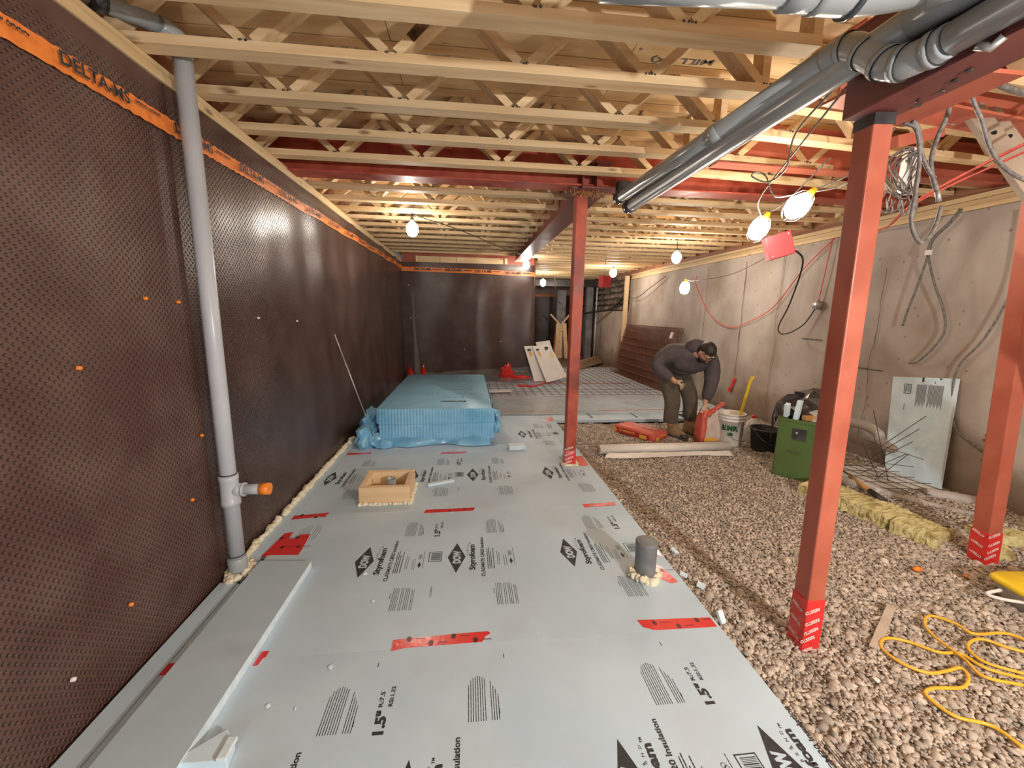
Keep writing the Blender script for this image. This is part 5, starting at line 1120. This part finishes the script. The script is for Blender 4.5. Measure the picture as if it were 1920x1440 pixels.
# green bin with rubbish
gb = thing('green_bin', 'open green metal bin filled with scraps', 'bin', (3.15, 3.40, -.05))
ga, gb_, gc, gd = V3(2.875, 3.37, -.05), V3(3.06, 3.12, -.05), V3(3.50, 3.36, -.05), V3(3.30, 3.64, -.05)
for p_, q_ in ((ga, gb_), (gb_, gc), (gc, gd), (gd, ga)):
    MB().bar(p_+V3(0, 0, .275), q_+V3(0, 0, .275), .012, .55).build('side', M['green'], gb)
    MB().bar(p_+V3(0, 0, .545), q_+V3(0, 0, .545), .028, .022).build('rim', M['green'], gb)
MB().add([ga+V3(0, 0, .03), gb_+V3(0, 0, .03), gc+V3(0, 0, .03), gd+V3(0, 0, .03)], [(0, 1, 2, 3)]).build('bottom', M['green'], gb)
fd = (gb_-ga).normalized(); nf = V3(fd.y, -fd.x, 0)
MB().bar(ga+fd*.12+nf*.014+V3(0, 0, .43), ga+fd*.22+nf*.014+V3(0, 0, .43), .012, .10).build('recess_handle', M['metal_dark'], gb)
MB().ico(tuple(ga+fd*.15+nf*.03+V3(0, 0, .44)), .014, jit=.3).build('latch', M['zinc'], gb)
b = MB()
for k in range(9): b.add([tuple(ga+fd*(.09+.013*k)+nf*.0135+V3(0, 0, .245+.004*(k % 3))), tuple(ga+fd*(.096+.013*k)+nf*.0135+V3(0, 0, .245)), tuple(ga+fd*(.096+.013*k)+nf*.0135+V3(0, 0, .265)), tuple(ga+fd*(.09+.013*k)+nf*.0135+V3(0, 0, .263))], [(0, 1, 2, 3)])
b.build('worn_print', M['trousers'], gb)
def wad(name, label, c, s, m, seed, cat='bag'):
    vs, fs = ICO[3]; b = MB(); c = V3(c)
    b.add([c+Vector((v.x*s[0], v.y*s[1], v.z*s[2]))*(1+.40*noise.noise(v*1.8+V3(seed, 0, 0))+.22*noise.noise(v*4.5+V3(0, seed, 0))) for v in vs], fs, 0, False)
    return setp(b.build(name, M[m]), label, cat)
wad('plastic_bag', 'crumpled black plastic bag bulging out of the green bin', (3.27, 3.42, .59), (.24, .18, .15), 'tarp', 4)
wad('paper_sack', 'brown-grey torn sack in the green bin under the black bag', (3.22, 3.28, .52), (.14, .09, .08), 'dusty_pipe', 9)
b = MB()
def tarp_pt(u, v):
    top = [V3(2.86, 3.45, .50), V3(2.93, 3.5, .62), V3(3.05, 3.52, .695), V3(3.25, 3.5, .70)]; bot = [V3(2.85, 3.42, .25), V3(2.86, 3.42, .40), V3(2.93, 3.45, .50), V3(3.15, 3.4, .55)]
    i = min(2, int(u*3)); t = u*3-i; a = top[i].lerp(top[i+1], t); c = bot[i].lerp(bot[i+1], t); p = a.lerp(c, v); return p+V3(-1, -1, 0)*.02*noise.noise(p*11)
b.grid(tarp_pt, 24, 8); setp(b.build('plastic_sheet', M['tarp']), 'black plastic sheet draped over the left side of the green bin', 'plastic sheet')
for i, (x, y, z, a, h) in enumerate(((2.93, 3.36, .52, .35, .13), (2.985, 3.31, .50, .03, .18))):
    o = MB().box((-.025, -.018, 0), (.025, .018, h)).build('foam_stick', M['foam_light'], origin=(0, 0, 0), bevel=.003); o.location = (x, y, z); o.rotation_euler = (.1, -a, .5)
    setp(o, ['tilted foam offcut stick in the green bin, left one', 'upright foam offcut stick in the green bin'][i], 'foam offcut')
setp(MB().box((3.02, 3.24, .50), (3.12, 3.29, .545)).build('orange_sponge', M['handle'], bevel=.006), 'orange block at the rim of the green bin', 'scrap')

# ================================================================== BUCKETS AND BAGS
bk = thing('white_bucket', 'white plastic bucket with green lettering beside the bag', 'bucket', (3.03, 4.26, -.045))
BC = (3.03, 4.26, -.045)
MB().lathe([(0, .004), (.118, 0), (.122, .01), (.137, .29), (.142, .291), (.142, .302), (.138, .303), (.139, .325), (.145, .326), (.145, .337), (.140, .338), (.141, .36), (.148, .361), (.148, .375), (.140, .376), (.134, .37), (.12, .02), (0, .02)], BC, 40).build('body', M['white'], bk)
def wrap_text(s, parent, c, R_, z, ang, w, h, m):
    n = len(s); k = w/n
    for i, ch in enumerate(s):
        a = ang + (i-(n-1)/2)*k/R_; p = V3(c)+V3(R_*math.cos(a), R_*math.sin(a), z); tx = V3(-math.sin(a), math.cos(a), 0)
        lettering(ch, parent, p-tx*k*.46, tx, (0, 0, 1), k*.92, h, m, bold=.06)
wrap_text('BMR', bk, BC, .1385, .185, -PI/2-.66, .175, .062, M['green_print'])
b = MB(); a0 = -PI/2-.60
b.add([tuple(V3(BC)+V3(.1345*math.cos(a0+.22*math.cos(q*PI/8)), .1345*math.sin(a0+.22*math.cos(q*PI/8)), .145+.022*math.sin(q*PI/8))) for q in range(16)], [tuple(range(16))]); b.build('round_emblem', M['green_print'], bk)
MB().tube(smooth_path([tuple(V3(BC)+V3(.148*math.cos(-PI*.93+q*.19), .148*math.sin(-PI*.93+q*.19), .32-.235*math.sin(q/14*PI))) for q in range(15)], 3), .0022, 6).build('bail', M['zinc'], bk)
ys = thing('yellow_level', 'yellow plastic stick standing in the white bucket', 'hand tool', (3.12, 4.28, .1))
MB().bar((3.09, 4.27, .03), (3.24, 4.30, .70), .028, .014, up=(0, 1, 0)).build('shaft', M['yellow'], ys, bevel=.002)
for s in (-1, 1): MB().bar((3.236, 4.30, .67), (3.262+s*.018, 4.30, .745), .014, .012, up=(0, 1, 0)).build('fork_tip', M['yellow'], ys)
jg = thing('white_jug', 'white plastic jug with a red cap behind the black bucket', 'jug', (3.36, 4.33, -.05))
loft(MB(), [((3.36, 4.33, z), w, w*.8, .2) for z, w in ((-.05, .07), (-.03, .085), (.12, .085), (.18, .07), (.225, .03), (.25, .025))], n=24, pw=.6).build('body', M['white'], jg)
MB().lathe([(.026, 0), (.03, .002), (.03, .03), (0, .032)], (3.36, 4.33, .245), 16).build('cap', M['tape'], jg)
MB().tube(smooth_path([(3.29, 4.30, .22), (3.26, 4.28, .17), (3.27, 4.28, .08)], 6), .011, 8).build('handle', M['white'], jg)
kb = thing('black_bucket', 'black rubber bucket standing left of the green bin', 'bucket', (3.26, 4.0, -.055))
KC = (3.27, 4.0, -.055)
MB().lathe([(0, .004), (.118, 0), (.125, .012), (.152, .25), (.162, .252), (.164, .268), (.152, .272), (.146, .26), (.12, .02), (0, .02)], KC, 32).build('body', M['bucket_black'], kb)
MB().tube(smooth_path([tuple(V3(KC)+V3(.166*math.cos(-PI*.95+q*.2), .166*math.sin(-PI*.95+q*.2), .262-.14*math.sin(q/13*PI))) for q in range(14)], 3), .007, 8).build('handle', M['metal_dark'], kb)
# standing open bag
sb_ = thing('open_cement_bag', 'open standing paper bag, red and pale, held by the man', 'bag', (2.80, 4.33, -.05))
loft(MB(), [((2.80+dx, 4.33, z), w, d_, .1) for z, w, d_, dx in ((-.05, .125, .06, 0), (-.03, .14, .075, 0), (.06, .145, .08, 0), (.16, .14, .075, 0), (.22, .120, .062, 0), (.26, .105, .05, .0), (.30, .112, .05, -.005), (.345, .125, .05, -.01))], n=40, pw=.5, jit=.022, caps=True, seed=2).build('body', M['bag_white'], sb_)
loft(MB(), [((2.686+dx, 4.312, z), .032, .080*k, .1) for z, dx, k in ((-.048, 0, .9), (.06, -.004, 1), (.18, .006, 1), (.28, .018, .85), (.35, .03, .7), (.385, .04, .4))], n=24, pw=.5, jit=.022, caps=True, seed=2).build('red_side', M['red_bag'], sb_)
loft(MB(), [((2.80, 4.325, z), .143, .080, .1) for z in (-.048, -.02, .03)], n=32, pw=.5, jit=.012, caps=True, seed=7).build('orange_band', M['bag_yellow'], sb_)
MB().tube(smooth_path([(2.69, 4.27, .26), (2.74, 4.25, .31), (2.80, 4.26, .36), (2.88, 4.27, .41), (2.93, 4.28, .43)], 6), [.024+.008*math.sin(i*1.3) for i in range(25)], 10).build('torn_flap', M['red_bag'], sb_)
# lying red bag
rb = thing('red_cement_bag', 'full red paper bag lying on the gravel with yellow lettering', 'bag', (2.12, 4.66, -.05))
b = MB(); rot = -1.0; RC = V3(2.12, 4.66, 0)
b2 = loft(MB(), [((2.12, 4.66, z), w, d_, -1.02) for z, w, d_ in ((-.05, .27, .14), (-.035, .285, .15), (.0, .29, .153), (.035, .285, .15), (.048, .275, .142), (.054, .24, .11), (.057, .12, .05))], n=64, pw=.16, jit=.007, seed=5); b2.build('body', M['red_bag'], rb)
ax = V3(math.cos(-1.02), math.sin(-1.02), 0); ay = V3(-math.sin(-1.02), math.cos(-1.02), 0)
lettering('QUIKRETE', rb, tuple(RC-ay*.163-ax*.20+V3(0, 0, -.012)), ax, (0, 0, 1), .24, .030, M['bag_yellow'], bold=.05)
def rbq(o_, a, b_, du, dv, name, m):
    MB().add([o_, o_+a*du, o_+a*du+b_*dv, o_+b_*dv], [(0, 1, 2, 3)]).build(name, M[m], rb)
zz = V3(0, 0, 1)
rbq(RC-ay*.1605-ax*.235-zz*.035, ax, zz, .47, .062, 'dark_side_band', 'red_paint')
rbq(RC-ay*.1615+ax*.10-zz*.030, ax, zz, .10, .045, 'ochre_block', 'bag_yellow'); rbq(RC-ay*.1615-ax*.285-zz*.030, ax, zz, .055, .045, 'ochre_block', 'bag_yellow')
rbq(RC+ax*.296-ay*.11-zz*.030, ay, zz, .06, .035, 'ochre_block', 'bag_yellow'); rbq(RC+ax*.296-ay*.03+zz*.012, ay, zz, .12, .012, 'ochre_block', 'bag_yellow')
rbq(RC-ax*.14+ay*.03+zz*.060, ax, ay, .34, .035, 'pale_fold', 'bag_white')
# poly roll
pr = thing('poly_film_roll', 'roll of white plastic film lying on the gravel', 'roll', (2.12, 3.98, -.05))
MB().tube([(1.375, 3.985, .012), (2.85, 4.01, .012)], .052, 24).build('roll', M['poly'], pr)
MB().lathe([(.018, -.006), (.026, -.006), (.026, .01), (.018, .01)], (1.372, 3.985, .012), 16, axis='x').build('core', M['handle'], pr)
MB().grid(lambda u, v: (1.44+u*1.36-.05*v*(1-u), 3.96-.05-v*.06*(1+.3*math.sin(u*7)), -.005-.03*v+.008*noise.noise(V3(u*12, v*3, 0))), 40, 4).build('loose_flap', M['poly'], pr)
def fold(u, v): x = 3.02+u*.75; return (x, 4.72+v*.75+.05*math.sin(u*6), .02+.13*(1-u)*math.sin(v*PI)+.03*noise.noise(V3(u*7, v*7, 2)))
setp(MB().grid(fold, 30, 20).build('folded_plastic', M['poly']), 'crumpled white plastic behind the buckets by the wall', 'plastic film')

# ================================================================== THE MAN
mn = thing('person', 'man in dark hoodie and olive trousers bending over the open bag', 'person', (2.60, 4.55, -.05))
HR = .0
# body (skin): neck, trunk, arms and legs as one continuous surface
J = [((2.57, 4.80, .76), .08, .07), ((2.55, 4.62, .88), .08, .07), ((2.55, 4.46, .98), .08, .06), ((2.57, 4.37, 1.02), .05, .05), ((2.59, 4.29, 1.035), .052, .052),
     ((2.34, 4.47, .98), .045, .045), ((2.14, 4.43, .87), .034, .034), ((2.31, 4.30, .70), .028, .028), ((2.345, 4.275, .665), .034, .022),
     ((2.78, 4.42, .94), .045, .045), ((2.80, 4.38, .68), .034, .034), ((2.71, 4.30, .44), .028, .028), ((2.695, 4.29, .395), .034, .022),
     ((2.46, 4.76, .68), .06, .06), ((2.43, 4.48, .44), .045, .045), ((2.46, 4.58, .08), .035, .035),
     ((2.68, 4.78, .66), .06, .06), ((2.70, 4.57, .42), .045, .045), ((2.75, 4.66, .08), .035, .035)]
E_ = [(0, 1), (1, 2), (2, 3), (3, 4), (2, 5), (5, 6), (6, 7), (7, 8), (2, 9), (9, 10), (10, 11), (11, 12), (0, 13), (13, 14), (14, 15), (0, 16), (16, 17), (17, 18)]
skin('body', J, E_, M['skin'], mn)
JT = [((2.57, 4.80, .75), .15, .14), ((2.46, 4.76, .66), .13, .125), ((2.43, 4.60, .54), .108, .105), ((2.425, 4.49, .43), .098, .098), ((2.44, 4.54, .27), .092, .090), ((2.455, 4.57, .16), .092, .090), ((2.455, 4.57, .125), .095, .09),
      ((2.68, 4.78, .64), .13, .125), ((2.69, 4.65, .53), .105, .105), ((2.70, 4.58, .40), .095, .095), ((2.73, 4.63, .25), .088, .088), ((2.75, 4.66, .12), .088, .086)]
skin('trousers', JT, [(0, 1), (1, 2), (2, 3), (3, 4), (4, 5), (5, 6), (0, 7), (7, 8), (8, 9), (9, 10), (10, 11)], M['trousers'], mn)
JH = [((2.56, 4.80, .80), .20, .18), ((2.57, 4.66, .88), .215, .19), ((2.60, 4.52, .91), .27, .22), ((2.59, 4.43, .97), .24, .18), ((2.58, 4.37, 1.055), .115, .09),
      ((2.36, 4.49, .99), .125, .12), ((2.22, 4.47, .93), .10, .098), ((2.135, 4.43, .85), .086, .085), ((2.22, 4.37, .77), .078, .075), ((2.30, 4.31, .705), .058, .056),
      ((2.78, 4.43, .95), .125, .12), ((2.83, 4.41, .83), .105, .10), ((2.815, 4.37, .68), .086, .085), ((2.76, 4.33, .55), .074, .072), ((2.715, 4.30, .455), .060, .058)]
skin('hoodie', JH, [(0, 1), (1, 2), (2, 3), (3, 4), (3, 5), (5, 6), (6, 7), (7, 8), (8, 9), (3, 10), (10, 11), (11, 12), (12, 13), (13, 14)], M['hoodie'], mn)
vs, fs = ICO[3]; b = MB()     # hood folded on the nape
b.add([V3(2.575, 4.345, 1.075)+Vector((v.x*.125, v.y*.085, v.z*.085))*(1+.25*noise.noise(v*2.5)) for v in vs], fs, 0, True); b.build('hood', M['hoodie'], mn)
# head
fdir = V3(.10, -.62, -.74).normalized(); side = fdir.cross(V3(0, 0, 1)).normalized(); up = side.cross(fdir).normalized(); side = -side
HM = Matrix((side, fdir, up)).transposed(); HC = V3(2.615, 4.215, 1.025)
def hp(x, f, z): return HC + HM @ Vector((x, f, z))
vs, fs = ICO[3]; out = []
for v in vs:
    x, y, z = v; wx = .077*(1-.22*max(0, -z)); fy = .098 if y < 0 else .092; q = Vector((x*wx, y*fy, z*.118))
    if y > .55 and abs(x) < .25 and -.25 < z < .25: q.y += .020*(1-abs(x)*4)*(1-abs(z+.05)*2.5)
    if y > .5 and .12 < z < .42 and .15 < abs(x) < .6: q.y -= .008
    if z < -.55 and y > .1: q.y += .012
    out.append(hp(*q))
b = MB(); b.add(out, fs, 0, True); b.tube([hp(0, -.02, -.08), V3(2.555, 4.36, 1.03)], [.055, .062], 16); hd = b.build('head', M['skin'], mn)
b = MB(); out = []
for v in vs:
    x, y, z = v; q = Vector((x*.086, y*.108-.004, z*.126+.006))
    if not (z > .30 or (y < .05 and z > -.45)): q *= .80
    out.append(hp(*q))
b.add(out, fs, 0, True); b.build('hair', M['hair'], mn)
b = MB()
for v in vs:
    pass
out = [hp(v.x*.062, .030+max(-.2, v.y)*.062, -.068+v.z*.050) for v in vs]; b.add(out, fs, 0, True); b.build('beard', M['hair'], mn)
for s in (-1, 1):
    b = MB(); b.add([hp(s*.080+v.x*.010, -.002+v.y*.018, -.005+v.z*.030) for v in vs], fs, 0, True); b.build('ear', M['skin'], hd)
    b = MB(); b.add([hp(s*.031+v.x*.012, .086+v.y*.006, .022+v.z*.008) for v in ICO[2][0]], ICO[2][1], 0, True); b.build('eye', M['white'], hd)
b = MB()
for s in (-1, 1): b.tube([hp(s*.033+.024*math.cos(a), .099, .020+.018*math.sin(a)) for a in [2*PI*k/14 for k in range(15)]], .0028, 6); b.tube([hp(s*.057, .096, .024), hp(s*.080, .0, .02)], .0025, 6)
b.tube([hp(-.010, .102, .024), hp(.010, .102, .024)], .0028, 6); b.build('glasses', M['black'], mn)
b = MB(); b.add([hp(v.x*.022, .092+v.y*.006, -.052+v.z*.006) for v in ICO[2][0]], ICO[2][1], 0, True); b.build('mouth', M['skin'], hd)
# hands: palm and five fingers each
def hand(c, d, nrm, s, curl):
    c = V3(c); d = V3(d).normalized(); nrm = V3(nrm).normalized(); w = d.cross(nrm).normalized()*s; nrm = w.cross(d).normalized()*s if s > 0 else -w.cross(d).normalized()
    Jn = [(c-d*.03, .026, .018), (c+d*.015, .034, .016), (c+d*.045, .036, .015)]; Ed = [(0, 1), (1, 2)]
    for k, (o_, L_) in enumerate(((-.030, .062), (-.010, .074), (.010, .070), (.029, .055))):
        p = c+d*.05+w*o_; b0 = len(Jn); q = d.copy(); Jn.append((p, .0105, .0105))
        for m_ in range(3):
            a = curl*(m_+1); q = d*math.cos(a)-nrm*math.sin(a); p = p+q*L_/3; Jn.append((p, .0098-.0008*m_, .0098-.0008*m_))
        Ed += [(2, b0), (b0, b0+1), (b0+1, b0+2), (b0+2, b0+3)]
    b0 = len(Jn); p = c+d*.0-w*.030; Jn.append((p, .013, .013)); p = p+(d*.6-w*.7-nrm*.3).normalized()*.028; Jn.append((p, .012, .012)); p = p+(d*.9-w*.2-nrm*.5).normalized()*.028; Jn.append((p, .010, .010)); Ed += [(1, b0), (b0, b0+1), (b0+1, b0+2)]
    return skin('glove', Jn, Ed, M['glove'], mn, sub=2, root=1)
hand((2.345, 4.27, .675), (.75, -.30, -.55), (-.2, -.85, .5), 1, .55)
hand((2.70, 4.285, .405), (-.05, -.10, -1), (-.5, -.8, .1), 1, .45)
# boots
def boot(ank, yaw):
    t = V3(ank); f = V3(math.sin(yaw), -math.cos(yaw), 0); g = -.045
    c = lambda a, z: (t.x+f.x*a, t.y+f.y*a, z); rr = math.atan2(f.y, f.x)
    b = MB(); loft(b, [(c(.055, g+.028), .150, .052, rr), (c(.055, g+.05), .148, .052, rr), (c(.045, g+.075), .130, .050, rr), (c(.018, g+.10), .095, .047, rr), (c(-.01, g+.13), .068, .046, rr), (c(-.015, g+.17), .060, .050, rr), (c(-.012, g+.23), .062, .054, rr)], n=28, pw=.75)
    o = b.build('boot', M['boot'], mn)
    loft(MB(), [(c(.058, g), .158, .056, rr), (c(.058, g+.03), .158, .057, rr)], n=28, pw=.7).build('sole', M['sole'], o)
    loft(MB(), [(c(.165, g+.03), .052, .052, rr), (c(.162, g+.055), .050, .051, rr), (c(.150, g+.072), .036, .040, rr)], n=20, pw=.8).build('toe_cap', M['sole'], o)
    lb_ = MB(); s = V3(-f.y, f.x, 0)
    for k in range(4): p = V3(c(.07-.022*k, g+.092+.022*k)); lb_.tube([p-s*.028, p+f*.006+V3(0, 0, .006), p+s*.028], .004, 6)
    lb_.build('laces', M['black'], o)
boot((2.50, 4.57, 0), .38); boot((2.76, 4.66, 0), .25)
